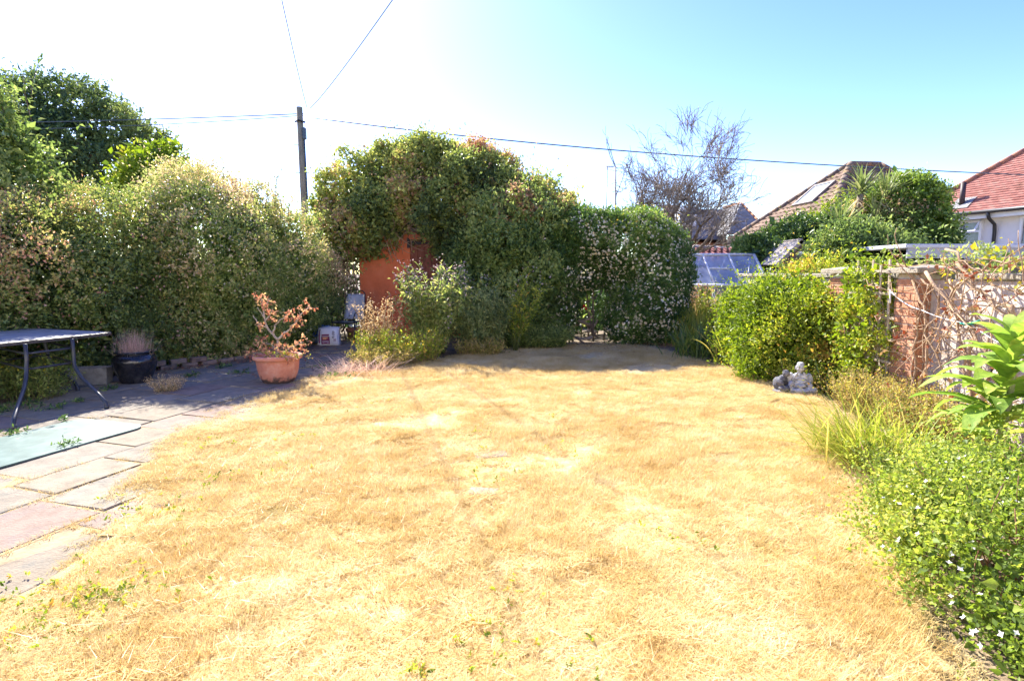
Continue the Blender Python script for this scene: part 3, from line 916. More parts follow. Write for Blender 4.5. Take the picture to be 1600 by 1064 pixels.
ridge_br = surf('ridge_brown', [(0.14, 0.10, 0.075), (0.23, 0.17, 0.12)], 3, 0.85, 0.3, 30, grime=(0.45, 0.24, 0.07), gscale=1.6, gpos=(0.5, 0.66))
ridge_or = surf('ridge_orange', [(0.42, 0.17, 0.07), (0.55, 0.26, 0.12)], 3, 0.85, 0.3, 30)
dark_pl = plain('black_gutter', (0.02, 0.02, 0.022), 0.4)
upvc = plain('white_plastic', (0.75, 0.75, 0.74), 0.35)
pane_m = glass('house_pane', (0.20, 0.24, 0.25), 0.5, 0.75, 0.03)
far_brick = surf('far_brick_wall', [(0.28, 0.13, 0.085), (0.38, 0.20, 0.13), (0.44, 0.27, 0.19)], 8, 0.9, 0.4, 30)

# right-hand house
H = empty('red_roofed_house', 'white rendered house with red tiled hip roof at the right edge', 'house', (14.0, 15.0, 0))
W0, w_, i_ = np.array([13.46, 16.7]), np.array([0.27, -0.963]), np.array([0.963, 0.27])
def hp(s, r, z): q = W0 + w_ * s + i_ * r; return (q[0], q[1], z)
EZ, TP = 3.2, 0.9
SF, SN, RUN = -1.87, 9.0, 4.2
tile_plane('roof_tiles', H, red_tile, hp(SF, 0, EZ), hp(SN, 0, EZ), hp(SF + RUN, RUN, EZ + TP * RUN), hp(SN - 0.01, RUN, EZ + TP * RUN), 0.115, 0.165, 4)
poly_obj('roof', H, red_tile, [[hp(SF, 0, EZ - .03), hp(SN, 0, EZ - .03), hp(SN, RUN, EZ - .03 + TP * RUN), hp(SF + RUN, RUN, EZ - .03 + TP * RUN)],
    [hp(SF, 2 * RUN, EZ - .03), hp(SF, 0, EZ - .03), hp(SF + RUN, RUN, EZ - .03 + TP * RUN)],
    [hp(SN, 2 * RUN, EZ - .03), hp(SF, 2 * RUN, EZ - .03), hp(SF + RUN, RUN, EZ - .03 + TP * RUN), hp(SN, RUN, EZ - .03 + TP * RUN)]])
ridge_tiles('ridge_tiles', H, ridge_red, hp(SF, 0, EZ + .03), hp(SF + RUN, RUN, EZ + .03 + TP * RUN), 0.09)
ridge_tiles('ridge_tiles', H, ridge_red, hp(SF + RUN, RUN, EZ + .03 + TP * RUN), hp(SN, RUN, EZ + .03 + TP * RUN), 0.09)
wall_box('wall', H, white_wall, hp(SF + .35, .35, 0)[:2], hp(SN, .35, 0)[:2], 0, EZ - 0.12, 0.25, i_)
wall_box('wall', H, white_wall, hp(SF + .35, .60, 0)[:2], hp(SF + .35, 2 * RUN - .3, 0)[:2], 0, EZ - 0.12, 0.25, w_)
wall_box('soffit', H, upvc, hp(SF + .04, 0.05, 0)[:2], hp(SN, 0.05, 0)[:2], EZ - 0.20, EZ - 0.06, 0.30, i_)
tubes('gutter', H, dark_pl, [(np.array([hp(SF - .02, -0.05, EZ - .02), hp(SN, -0.05, EZ - .02)]), 0.058)], 8)
tubes('downpipe', H, dark_pl, [(np.array([hp(0.80, -0.05, EZ - .05), hp(0.80, 0.02, EZ - .22), hp(0.80, 0.27, EZ - .38), hp(0.80, 0.30, EZ - .6), hp(0.80, 0.30, 0)]), 0.045)], 8)
tubes('flue_pipe', H, plain('flue_dark', (0.06, 0.035, 0.03), 0.6), [(np.array([hp(-0.18, 0.3, EZ + .2), hp(-0.18, 0.3, EZ + 0.95)]), 0.07)], 10)
poly_obj('flue_flashing', H, plain('lead', (0.42, 0.41, 0.40), 0.6), [[hp(-0.45, 0.12, EZ + .17), hp(0.1, 0.12, EZ + .17), hp(0.1, 0.5, EZ + .51), hp(-0.45, 0.5, EZ + .51)]], 0.012)
def house_window(s0, s1, z0, z1, rails, opener):
    bm = bmesh.new(); fw = 0.065
    def bar(a0, a1, b0, b1, d=0.06, r=0.335):
        vs = [bm.verts.new(Vector(hp(s, rr, z)) - H.location) for z in (b0, b1) for s, rr in ((a0, r - d), (a1, r - d), (a1, r + 0.03), (a0, r + 0.03))]
        for f in ((0, 1, 2, 3), (7, 6, 5, 4), (0, 4, 5, 1), (1, 5, 6, 2), (2, 6, 7, 3), (3, 7, 4, 0)): bm.faces.new([vs[i] for i in f])
    bar(s0, s1, z0, z0 + fw); bar(s0, s1, z1 - fw, z1); bar(s0, s0 + fw, z0 + fw, z1 - fw); bar(s1 - fw, s1, z0 + fw, z1 - fw)
    for rz in rails: bar(s0 + fw, s1 - fw, rz - .03, rz + .03)
    bmesh.ops.recalc_face_normals(bm, faces=list(bm.faces))
    f = link('window', bm_mesh('window', bm), upvc, H)
    poly_obj('pane', H, pane_m, [[hp(s0, .325, z0), hp(s1, .325, z0), hp(s1, .325, z1), hp(s0, .325, z1)]]).parent = f
    if opener:
        zz = rails[0]
        bm = bmesh.new()
        for (a0, a1, b0, b1) in ((s0, s1, 0, .05), (s0, s1, .9, 1.0), (s0, s0 + .05, 0, 1), (s1 - .05, s1, 0, 1)):
            h = z1 - zz
            vs = [bm.verts.new(Vector(hp(s, .27 - (1 - b) * 0.22 - t, zz + h * b)) - H.location) for b, t in ((b0, 0), (b0, .04), (b1, .04), (b1, 0)) for s in (a0, a1)]
            for ff in ((0, 1, 3, 2), (2, 3, 5, 4), (4, 5, 7, 6), (6, 7, 1, 0), (0, 2, 4, 6), (1, 7, 5, 3)): bm.faces.new([vs[i] for i in ff])
        bmesh.ops.recalc_face_normals(bm, faces=list(bm.faces))
        link('opener', bm_mesh('opener', bm), upvc, f)
    return f
house_window(-0.22, 0.46, 2.02, 2.98, [2.66], True)
house_window(1.42, 2.9, 2.06, 2.98, [], False)
sb = surf('sill_brick', [(0.34, 0.13, 0.08), (0.44, 0.2, 0.12)], 9, 0.9, 0.3, 50)
wall_box('sill', H, sb, hp(1.34, 0.24, 0)[:2], hp(2.98, 0.24, 0)[:2], 1.92, 2.05, 0.11, i_)
wall_box('sill', H, sb, hp(-0.28, 0.26, 0)[:2], hp(0.50, 0.26, 0)[:2], 1.90, 2.01, 0.09, i_)

# brown tiled house
B = empty('brown_roofed_house', 'house with brown tiled hip roof and skylight behind the palm', 'house', (14.0, 22.0, 0))
r_, f_ = np.array([0.995, 0.10]), np.array([0.10, -0.995])
P1, P2 = np.array([13.26, 22.0]), np.array([14.5, 22.12])
def b3(q, z): return (q[0], q[1], z)
ez, rz_ = 3.0, 5.62
FL, BL = P1 - 3 * r_ + 3 * f_, P1 - 3 * r_ - 3 * f_
FR, BR = P2 + 1.6 * r_ + 3 * f_, P2 + 1.6 * r_ - 3 * f_
tile_plane('roof_tiles', B, brown_tile, b3(BL, ez), b3(FL, ez), b3(P1, rz_), b3(P1, rz_), 0.27, 0.30, 5, th=0.03, wavy=0.03)
tile_plane('roof_tiles', B, brown_tile, b3(FL, ez), b3(FR, ez), b3(P1, rz_), b3(P2, rz_), 0.27, 0.30, 6, th=0.03, wavy=0.03)
poly_obj('roof', B, brown_tile, [[b3(BL, ez - .05), b3(FL, ez - .05), b3(P1, rz_ - .05)], [b3(FL, ez - .05), b3(FR, ez - .05), b3(P2, rz_ - .05), b3(P1, rz_ - .05)],
    [b3(FR, ez - .05), b3(BR, ez - .05), b3(P2, rz_ - .05)], [b3(BR, ez - .05), b3(BL, ez - .05), b3(P1, rz_ - .05), b3(P2, rz_ - .05)]])
for a, b in ((b3(FL, ez + .05), b3(P1, rz_ + .05)), (b3(P1, rz_ + .05), b3(P2, rz_ + .05)), (b3(FR, ez + .05), b3(P2, rz_ + .05)), (b3(BL, ez + .05), b3(P1, rz_ + .05))):
    ridge_tiles('ridge_tiles', B, ridge_br, a, b, 0.12, 0.4)
for a, b, inn in ((BL, FL, r_), (FL, FR, -f_)):
    u = (b - a) / np.linalg.norm(b - a)
    wall_box('wall', B, far_brick, a + inn * .35 + u * .38, b + inn * .35 - u * .35, 0, ez - 0.03, 0.2, inn)
# skylight on the lit hip face
nA = np.cross(np.array([*(FL - BL), 0.0]), np.array([*(P1 - BL), rz_ - ez])); nA /= np.linalg.norm(nA); nA = nA if nA[2] > 0 else -nA
mid_e = (BL + FL) / 2; upA = np.array([P1[0] - mid_e[0], P1[1] - mid_e[1], rz_ - ez]); LA = np.linalg.norm(upA); upA /= LA
axA = np.array([*(FL - BL), 0.0]); axA /= np.linalg.norm(axA)
sc_ = np.array([mid_e[0], mid_e[1], ez]) + upA * (LA * 0.56) - axA * 0.12
sky_fr = bmesh.new()
def sq(a, b, h): return Vector(sc_ + axA * a + upA * b + nA * h) - B.location
def frame(bm, a, b, w, h0, h1):
    for (x0, x1, y0, y1) in ((-a, a, -b, -b + w), (-a, a, b - w, b), (-a, -a + w, -b + w, b - w), (a - w, a, -b + w, b - w)):
        vs = [bm.verts.new(sq(x, y, h)) for h in (h0, h1) for x, y in ((x0, y0), (x1, y0), (x1, y1), (x0, y1))]
        for f in ((0, 1, 2, 3), (7, 6, 5, 4), (0, 4, 5, 1), (1, 5, 6, 2), (2, 6, 7, 3), (3, 7, 4, 0)): bm.faces.new([vs[i] for i in f])
    bmesh.ops.recalc_face_normals(bm, faces=list(bm.faces))
frame(sky_fr, 0.62, 0.62, 0.09, 0.0, 0.13)
fo = link('skylight', bm_mesh('skylight', sky_fr), plain('skylight_frame', (0.20, 0.17, 0.15), 0.5), B)
bm = bmesh.new(); bm.faces.new([bm.verts.new(sq(x, y, 0.10)) for x, y in ((-.55, -.55), (.55, -.55), (.55, .55), (-.55, .55))])
link('pane', bm_mesh('pane', bm), plain('skylight_glass', (0.35, 0.40, 0.45), 0.08, 0, 0.8), fo)

# grey slate house far behind the greenhouse
G = empty('slate_roofed_house', 'far brick house with grey slate hip roof behind the greenhouse', 'house', (12.0, 30.0, 0))
px30 = lambda x, y, Y=30.0: at(x, y, Y)
e0, e1 = px30(1052, 373), px30(1134, 375)
t0, t1 = px30(1060, 325, 32.5), px30(1142, 329, 32.5)
tile_plane('roof_tiles', G, slate_tile, e0, e1, t0, t1, 0.16, 0.26, 7, th=0.014)
A0 = px30(1158, 318, 30.6); q0 = px30(1120, 367, 30.2); q1 = px30(1138, 365.5, 28.2); q2 = px30(1203, 365, 28.6); Rb = px30(1131, 325, 32.6)
tile_plane('roof_tiles', G, slate_tile, q1, q2, A0, A0, 0.16, 0.26, 8, th=0.014)
tile_plane('roof_tiles', G, slate_tile, q0, q1, Rb, A0, 0.16, 0.26, 9, th=0.014)
bk = px30(1200, 345, 35)
poly_obj('roof', G, slate_tile, [[tuple(np.array(p) - (0, 0, .05)) for p in q] for q in ([q1, q2, A0], [q0, q1, A0, Rb], [e0, e1, t1, t0], [q2, (q2[0] + 1.5, 36, 3.4), A0], [t0, t1, (t1[0], 35, 3.4), (t0[0], 35, 3.4)])])
ridge_tiles('ridge_tiles', G, ridge_or, Rb, A0, 0.09); ridge_tiles('ridge_tiles', G, ridge_or, A0, q2, 0.08); ridge_tiles('ridge_tiles', G, surf('ridge_grey', [(0.2, 0.2, 0.2), (0.3, 0.29, 0.28)], 4), q1, A0, 0.07)
wall_box('wall', G, far_brick, (e0[0], e0[1] + .3), (e1[0] + .4, e1[1] + .3), 0, e0[2] - .02, 0.2, (0, 1))
wall_box('wall', G, far_brick, (q1[0] + .25, q1[1] + .4), (q2[0] - .2, q2[1] + .4), 0, q1[2] - .05, 0.2, (0, 1))
wall_box('wall', G, surf('cream_pier', [(0.55, 0.45, 0.28), (0.62, 0.52, 0.35)], 4), (q1[0] + .10, q1[1] + .3), (q1[0] + .5, q1[1] + .3), 0, q1[2] - .1, 0.05, (0, 1))
poly_obj('eaves_board', G, surf('eave_brown', [(0.22, 0.10, 0.07), (0.3, 0.15, 0.1)], 4), [[(e0[0], e0[1] - .01, e0[2] - .16), (e1[0], e1[1] - .01, e1[2] - .16), (e1[0], e1[1] - .01, e1[2] - .02), (e0[0], e0[1] - .01, e0[2] - .02)]], 0.03)
dm = px30(1071, 340, 31.0)
bm = bmesh.new(); box_bm(bm, dm[0] - G.location.x, dm[1] - G.location.y, dm[2], 0.9, 1.0, 1.0)
dr = link('dormer', bm_mesh('dormer', bm), upvc, G)
bm = bmesh.new(); box_bm(bm, dm[0] - G.location.x, dm[1] - G.location.y - 0.51, dm[2], 0.62, 0.03, 0.7)
link('pane', bm_mesh('pane', bm), pane_m, dr)
bm = bmesh.new(); cq = px30(1047, 332, 33); box_bm(bm, cq[0] - G.location.x, cq[1] - G.location.y, cq[2] - .6, 0.6, 0.6, 2.0)
ch = link('chimney', bm_mesh('chimney', bm), far_brick, G)

# brick garage with red pantiles just behind the greenhouse
K = empty('pantiled_garage', 'small brick garage with red pantile roof directly behind the greenhouse', 'garage', (7.0, 18.0, 0))
k0, k1, kt0, kt1 = at(1060, 412, 17.0), at(1190, 412, 17.0), at(1084, 386, 18.6), at(1172, 391, 18.6)
tile_plane('roof_tiles', K, panti_m, k0, k1, kt0, kt1, 0.26, 0.20, 10, th=0.03, wavy=0.045)
poly_obj('roof', K, panti_m, [[tuple(np.array(p) - (0, 0, .05)) for p in (k0, k1, kt1, kt0)], [tuple(np.array(p) - (0, 0, .05)) for p in (kt0, kt1, (k1[0], 20.4, k1[2]), (k0[0], 20.4, k0[2]))]])
ridge_tiles('ridge_tiles', K, surf('verge_grey', [(0.38, 0.34, 0.30), (0.48, 0.43, 0.38)], 5), kt0, kt1, 0.07)
ridge_tiles('verge', K, surf('verge_grey', [(0.38, 0.34, 0.30), (0.48, 0.43, 0.38)], 5), k0, kt0, 0.06)
wall_box('wall', K, far_brick, (k0[0] + .15, 17.15), (k1[0] - .1, 17.15), 0, k0[2], 0.2, (0, 1))
wall_box('wall', K, far_brick, (k0[0] + .15, 17.35), (k0[0] + .15, 20.2), 0, k0[2], 0.2, (1, 0))

# flat-roofed grey outbuilding beyond the wall
U = empty('flat_roofed_outbuilding', 'flat roofed outbuilding with grey fascia just beyond the garden wall', 'outbuilding', (9.0, 9.5, 0))
ux0 = at(1402, 390, 9.2)[0]
felt = surf('grey_fascia', [(0.36, 0.36, 0.37), (0.46, 0.46, 0.47)], 2, 0.7, 0.15, 30, grime=(0.25, 0.24, 0.23), gscale=3)
bm = bmesh.new(); box_bm(bm, ux0 + 4 - 9, 1.2, 1.85, 8.0, 3.4, 0.07); bmesh.ops.bevel(bm, geom=list(bm.edges), offset=0.012, segments=1, affect='EDGES')
link('roof', bm_mesh('roof', bm), surf('pale_felt', [(0.50, 0.50, 0.51), (0.60, 0.60, 0.60)], 2, 0.8, 0.2, 40), U)
bm = bmesh.new(); box_bm(bm, ux0 + 4 - 9, -0.46, 1.735, 7.9, 0.035, 0.16)
link('fascia', bm_mesh('fascia', bm), felt, U)
bm = bmesh.new(); box_bm(bm, ux0 + 4.1 - 9, 1.25, 0.82, 7.4, 3.0, 1.62)
link('wall', bm_mesh('wall', bm), surf('outbuilding_wall', [(0.10, 0.085, 0.075), (0.16, 0.14, 0.12)], 4, 0.9), U)

# little wooden shed beyond the greenhouse
Q = empty('wooden_shed', 'small wooden shed with pale gable boards right of the greenhouse', 'shed', (6.55, 12.6, 0))
ap = at(1249, 378, 12.6); lf = at(1214, 412, 12.6)
board_m = surf('faded_boards', [(0.30, 0.20, 0.15), (0.40, 0.285, 0.22), (0.48, 0.36, 0.29)], 4, 0.9, 0.3, 60, vary=0.1, squash=(1, 1, 10))
hwid = ap[0] - lf[0]
z = lf[2] - 0.95; zt = ap[2] - 0.03
bh = 0.115
while z < zt:
    zz = z + bh / 2
    half = hwid if zz < lf[2] else max(0.05, hwid * (ap[2] - zz) / (ap[2] - lf[2]))
    half = half - 0.04
    link('board', box_mesh('board', 2 * half, 0.02, bh - 0.006, 0.002), board_m, Q, (ap[0] - Q.location.x, 0, zz), (0.05, 0, 0))
    z += bh
for s in (-1, 1):
    L = math.hypot(hwid, ap[2] - lf[2]) + 0.12
    an = math.atan2(ap[2] - lf[2], hwid)
    o = link('roof_panel', box_mesh('roof_panel', L, 2.0, 0.03, 0.003), surf('shed_felt', [(0.38, 0.33, 0.28), (0.48, 0.42, 0.36)], 4, 0.9), Q,
             (ap[0] - Q.location.x + s * hwid / 2 * 1.06, 0.92, (ap[2] + lf[2]) / 2 + 0.015), (0, s * an, 0))
    link('bargeboard', box_mesh('bargeboard', L, 0.022, 0.085, 0.003), surf('pale_barge', [(0.42, 0.34, 0.27), (0.52, 0.43, 0.35)], 5, 0.9), Q,
         (ap[0] - Q.location.x + s * hwid / 2 * 1.06, -0.085, (ap[2] + lf[2]) / 2 - 0.025), (0, s * an, 0))
bm = bmesh.new(); box_bm(bm, ap[0] - Q.location.x, 0.95, (lf[2] - .12) / 2, 2 * hwid - .12, 1.7, lf[2] - .12)
link('wall', bm_mesh('wall', bm), board_m, Q)

# ------------------------------------------------------------------ greenhouse
GH = empty('greenhouse', 'aluminium greenhouse with milky glass roof in the back right corner', 'greenhouse', (5.0, 12.6, 0))
alu = plain('aluminium', (0.80, 0.80, 0.79), 0.5, 0.1)
gpane = glass('greenhouse_glass', (0.50, 0.55, 0.62), 0.5, 0.60, 0.06, (0.95, 0.98, 1.0), dscale=4)
gpane_c = glass('greenhouse_glass_wall', (0.60, 0.66, 0.68), 0.5, 0.22, 0.05, (0.95, 0.99, 0.98), dscale=4)
gx0, gx1 = 3.42, 5.93
bays = 4; bw = (gx1 - gx0) / bays
ze, zr, yf, yr, yb = 1.14, 1.87, 12.6, 13.5, 14.4
L3 = lambda p: (p[0] - 5.0, p[1] - 12.6, p[2])
def bar(name, parent, p, q, w, m):
    return tubes(name, parent, m, [(np.array([p, q]), w)], 4)
for nm, p, q, w in (('ridge_bar', (gx0, yr, zr), (gx1, yr, zr), .03), ('eave_bar', (gx0, yf, ze), (gx1, yf, ze), .032), ('eave_bar', (gx0, yb, ze), (gx1, yb, ze), .03),
                    ('base_bar', (gx0, yf, .06), (gx1, yf, .06), .03)):
    bar(nm, GH, p, q, w, alu)
for k in range(bays + 1):
    x = gx0 + k * bw
    bar('rafter', GH, (x, yf, ze), (x, yr, zr), .026 if k < bays else .038, alu)
    bar('rafter', GH, (x, yb, ze), (x, yr, zr), .02, alu)
    bar('upright', GH, (x, yf, .03), (x, yf, ze), .016, alu)
    bar('upright', GH, (x, yb, .03), (x, yb, ze), .016, alu)
for p, q in (((gx1, yr, .03), (gx1, yr, zr)), ((gx1, yf + .45, .03), (gx1, yf + .45, ze + .36)), ((gx1, yb - .45, .03), (gx1, yb - .45, ze + .36)), ((gx1, yf, ze), (gx1, yb, ze)),
             ((gx1 - .5, yf, ze), (gx1 - .1, yr, zr - .05)), ((gx0, yf, ze), (gx0, yb, ze))):
    bar('end_bar', GH, p, q, .014, alu)
bar('vent_bar', GH, (gx0 + 2 * bw, yf + .48, ze + .39), (gx0 + 3 * bw, yf + .48, ze + .39), .022, alu)
for k in range(bays):
    a, b = gx0 + k * bw + .02, gx0 + (k + 1) * bw - .02
    poly_obj('roof_pane', GH, gpane, [[(a, yf + .02, ze - .006), (b, yf + .02, ze - .006), (b, yr - .02, zr - .036), (a, yr - .02, zr - .036)]])
    poly_obj('roof_pane', GH, gpane, [[(a, yb - .02, ze + .022), (b, yb - .02, ze + .022), (b, yr + .02, zr - .012), (a, yr + .02, zr - .012)]])
    poly_obj('wall_pane', GH, gpane_c, [[(a, yf + .004, .08), (b, yf + .004, .08), (b, yf + .004, ze - .03), (a, yf + .004, ze - .03)]])
poly_obj('end_pane', GH, gpane_c, [[(gx1 + .004, yf + .03, .08), (gx1 + .004, yb - .03, .08), (gx1 + .004, yb - .03, ze), (gx1 + .004, yr, zr - .04), (gx1 + .004, yf + .03, ze)]])

# ------------------------------------------------------------------ the painted shed under the climber
SX0, SX1, SY = -3.42, -1.15, 12.3
shed = empty('painted_shed', 'terracotta painted garden shed with plank door buried under a climber', 'shed', (-2.4, SY, 0))
tc_m = surf('terracotta_paint', [(0.66, 0.16, 0.06), (0.74, 0.19, 0.075), (0.78, 0.23, 0.10)], 3, 0.75, 0.25, 40, grime=(0.42, 0.13, 0.06), gscale=1.7, gpos=(0.5, 0.85))
dk_m = surf('dark_plank', [(0.15, 0.05, 0.035), (0.24, 0.085, 0.055), (0.30, 0.12, 0.08)], 5, 0.8, 0.4, 50, vary=0.2, squash=(12, 1, 1))
iron = plain('black_iron', (0.015, 0.015, 0.017), 0.5, 0.4)
dxl = at(641, 400, SY)[0]; dxr = at(708, 400, SY)[0]
bm = bmesh.new(); box_bm(bm, (SX0 + dxl) / 2 + 2.4, 0.02, 1.15, dxl - SX0, 0.06, 2.3); bmesh.ops.bevel(bm, geom=list(bm.edges), offset=0.006, segments=1, affect='EDGES')
wl_ = link('wall', bm_mesh('wall', bm), tc_m, shed)
npl = 6; pw = (dxr - dxl) / npl
door = link('door', box_mesh('door', dxr - dxl, 0.03, 2.12), dk_m, shed, ((dxl + dxr) / 2 + 2.4, 0.06, 1.09))
for k in range(npl):
    link('plank', box_mesh('plank', pw - .008, 0.022, 2.12, 0.003), dk_m, door, (-(dxr - dxl) / 2 + pw * (k + .5), -0.027, 0))
bm = bmesh.new(); box_bm(bm, (dxl + dxr) / 2 + 2.4, -0.005, 2.215, dxr - dxl + .02, 0.09, 0.11)
link('lintel', bm_mesh('lintel', bm), tc_m, shed)
bm = bmesh.new(); box_bm(bm, (dxl + dxr) / 2 + 2.4, 0.0, 2.345, dxr - dxl + .3, 0.12, 0.13)
link('fascia', bm_mesh('fascia', bm), surf('fascia_red', [(0.35, 0.12, 0.08), (0.42, 0.18, 0.12)], 5), shed)
bm = bmesh.new()
hz_ = at(650, 380, SY)[2]
vs = [bm.verts.new((dxl + 2.4 + x, -0.012 - d, hz_ + z_)) for d in (0, .012) for x, z_ in ((0.02, .045), (0.43, .012), (0.43, -.012), (0.02, -.045))]
for f in ((0, 1, 2, 3), (7, 6, 5, 4), (0, 4, 5, 1), (1, 5, 6, 2), (2, 6, 7, 3), (3, 7, 4, 0)): bm.faces.new([vs[i] for i in f])
box_bm(bm, dxl + 2.4 - .03, -0.025, hz_, 0.06, 0.03, 0.22)
bmesh.ops.recalc_face_normals(bm, faces=list(bm.faces))
link('hinge', bm_mesh('hinge', bm), iron, shed)
hx_, hzz = at(625, 443, SY)[0], at(625, 443, SY)[2]
tubes('handle', shed, iron, [(np.array([(hx_, SY - .01, hzz + .11), (hx_, SY - .06, hzz + .1), (hx_, SY - .065, hzz), (hx_, SY - .06, hzz - .1), (hx_, SY - .01, hzz - .11)]), 0.012)], 6)
bm = bmesh.new(); box_bm(bm, (dxr + SX1) / 2 + 2.4 + .3, 0.03, 1.15, SX1 - dxr + .6, 0.05, 2.3)
link('wall', bm_mesh('wall', bm), tc_m, shed)
bm = bmesh.new(); box_bm(bm, -0.0 + (SX0 + SX1) / 2 + 2.4 + .3, 1.3, 1.15, SX1 - SX0 + .5, 2.3, 2.28)
link('wall', bm_mesh('wall', bm), surf('shed_side', [(0.14, 0.09, 0.06), (0.2, 0.13, 0.09)], 4), shed)
bm = bmesh.new(); box_bm(bm, (SX0 + SX1) / 2 + 2.4 + .3, 1.2, 2.36, SX1 - SX0 + .8, 2.7, 0.08)
link('roof', bm_mesh('roof', bm), surf('shed_roof', [(0.08, 0.07, 0.06), (0.13, 0.11, 0.1)], 4), shed)

# ------------------------------------------------------------------ telegraph pole and overhead lines
pole = empty('telegraph_pole', 'tall weathered wooden telegraph pole behind the left hedge', 'pole', (-7.86, 21.0, 0))
pole_m = surf('pole_wood', [(0.19, 0.155, 0.095), (0.28, 0.235, 0.145), (0.36, 0.30, 0.19)], 4, 0.9, 0.4, 60, squash=(6, 6, 0.6))
ptop = at(482, 168, 21.0)[2]
tubes('post', pole, pole_m, [(np.array([(-7.80, 21, -0.2), (-7.83, 21, ptop * .5), (-7.86, 21, ptop)]), np.array([0.145, 0.13, 0.11]))], 14)
tubes('bracket', pole, iron, [(np.array([(-8.02, 20.95, ptop - .52), (-7.86, 20.85, ptop - .50), (-7.64, 20.95, ptop - .55)]), 0.035)], 6)
bm = bmesh.new(); box_bm(bm, 0.17, -0.06, ptop - 0.95, 0.11, 0.16, 0.42)
bmesh.ops.bevel(bm, geom=list(bm.edges), offset=0.02, segments=1, affect='EDGES')
link('junction_box', bm_mesh('junction_box', bm), plain('box_dark', (0.05, 0.08, 0.10), 0.5), pole)
for k, (dz, s) in enumerate(((1.35, -1), (2.35, -1), (2.35, 1), (2.85, -1))):
    tubes('step_bolt', pole, iron, [(np.array([(-7.85, 21, ptop - dz), (-7.85 + s * .26, 20.97, ptop - dz)]), 0.014)], 5)
tubes('cable_run', pole, plain('cable_blue', (0.03, 0.07, 0.09), 0.5), [(np.array([(-7.70, 20.93, ptop - 1.1), (-7.67, 20.93, 3.0), (-7.66, 20.93, 0)]), 0.025)], 6)
wire_m = plain('wire', (0.05, 0.075, 0.09), 0.5)
def wire(label, a, b, sag, r):
    o = tubes('overhead_wire', None, wire_m, [(arc(a, b, 28, sag), r)], 5)
    return tag(o, label, 'cable', 'overhead lines running from the telegraph pole')
top = np.array(at(488, 184, 21.0))
far = np.array(at(1600, 266, 13.5)); 
wire('long overhead cable running right from the pole to the red roofed house', top, far + (far - top) * 0.12, 0.30, np.linspace(.026, .011, 28))
tl = np.array(at(474, 178, 21.0))
wire('thin overhead cable running left from the pole, upper of the two', tl, np.array(at(-60, 193, 23.0)), 0.05, 0.018)
wire('thin overhead cable running left from the pole, lower of the two', tl - (0, 0, .06), np.array(at(-60, 203, 23.0)), 0.12, 0.014)
pt_ = np.array(at(480, 170, 21.0))
a = np.array(at(437, -20, 6.0)); wire('faint cable rising from the pole top, left of the pair', pt_, a + (a - pt_) * .15, 0.10, np.linspace(.015, .0042, 28))
a = np.array(at(616, -14, 6.0)); wire('faint cable rising from the pole top, right of the pair', pt_ + np.array((0.1, 0, 0)), a + (a - pt_) * .15, 0.10, np.linspace(.016, .0045, 28))
am = empty('television_aerial', 'thin television aerial on a pole rising behind the flowering arch', 'aerial', (at(948, 300, 24)[0], 24, 0))
ax_ = am.location.x; at_ = at(948, 260, 24)[2]
tubes('mast', am, plain('mast_grey', (0.3, 0.31, 0.32), 0.5, 0.5), [(np.array([(ax_, 24, 0), (ax_, 24, at_)]), 0.022)], 6)
tubes('boom', am, MATS['mast_grey'], [(np.array([(ax_ - .08, 24, at_ - .03), (ax_ + .28, 23.9, at_ - .04)]), 0.02)] + [(np.array([(ax_ + d, 23.98 - .28, at_ - .03), (ax_ + d, 23.98 + .28, at_ - .03)]), 0.008) for d in np.linspace(-.06, .26, 6)], 4)

# ------------------------------------------------------------------ unseen house wall added behind the camera to bounce sunlight into the shade
fill_house = empty('house', 'unseen white house wall added behind the camera to bounce sunlight', 'house', (0, -4.0, 0))
wall_box('wall', fill_house, white_wall, (-10, -4.0), (10, -4.0), 0, 5.6, 0.3, (0, -1))
poly_obj('roof', fill_house, red_tile, [[(-10.4, -3.5, 5.5), (10.4, -3.5, 5.5), (10.4, -8.5, 9.0), (-10.4, -8.5, 9.0)]], 0.06)
for wx, wz, ww, wh in ((-6.5, 1.0, 1.8, 1.2), (5.5, 1.0, 1.8, 1.2), (-6.0, 3.7, 1.5, 1.2), (0.0, 3.7, 1.5, 1.2), (5.8, 3.7, 1.5, 1.2), (0.0, 0.1, 2.4, 2.1)):
    bm = bmesh.new()
    for (x0, x1, z0, z1) in ((0, ww, 0, .07), (0, ww, wh - .07, wh), (0, .07, .07, wh - .07), (ww - .07, ww, .07, wh - .07), (ww / 2 - .035, ww / 2 + .035, .07, wh - .07)):
        box_bm(bm, wx - ww / 2 + (x0 + x1) / 2, 0.03, wz + (z0 + z1) / 2, x1 - x0, 0.08, z1 - z0)
    fo_ = link('window', bm_mesh('window', bm), upvc, fill_house)
    bm = bmesh.new(); box_bm(bm, wx, 0.01, wz + wh / 2, ww - .1, 0.012, wh - .1)
    link('pane', bm_mesh('pane', bm), pane_m, fo_)
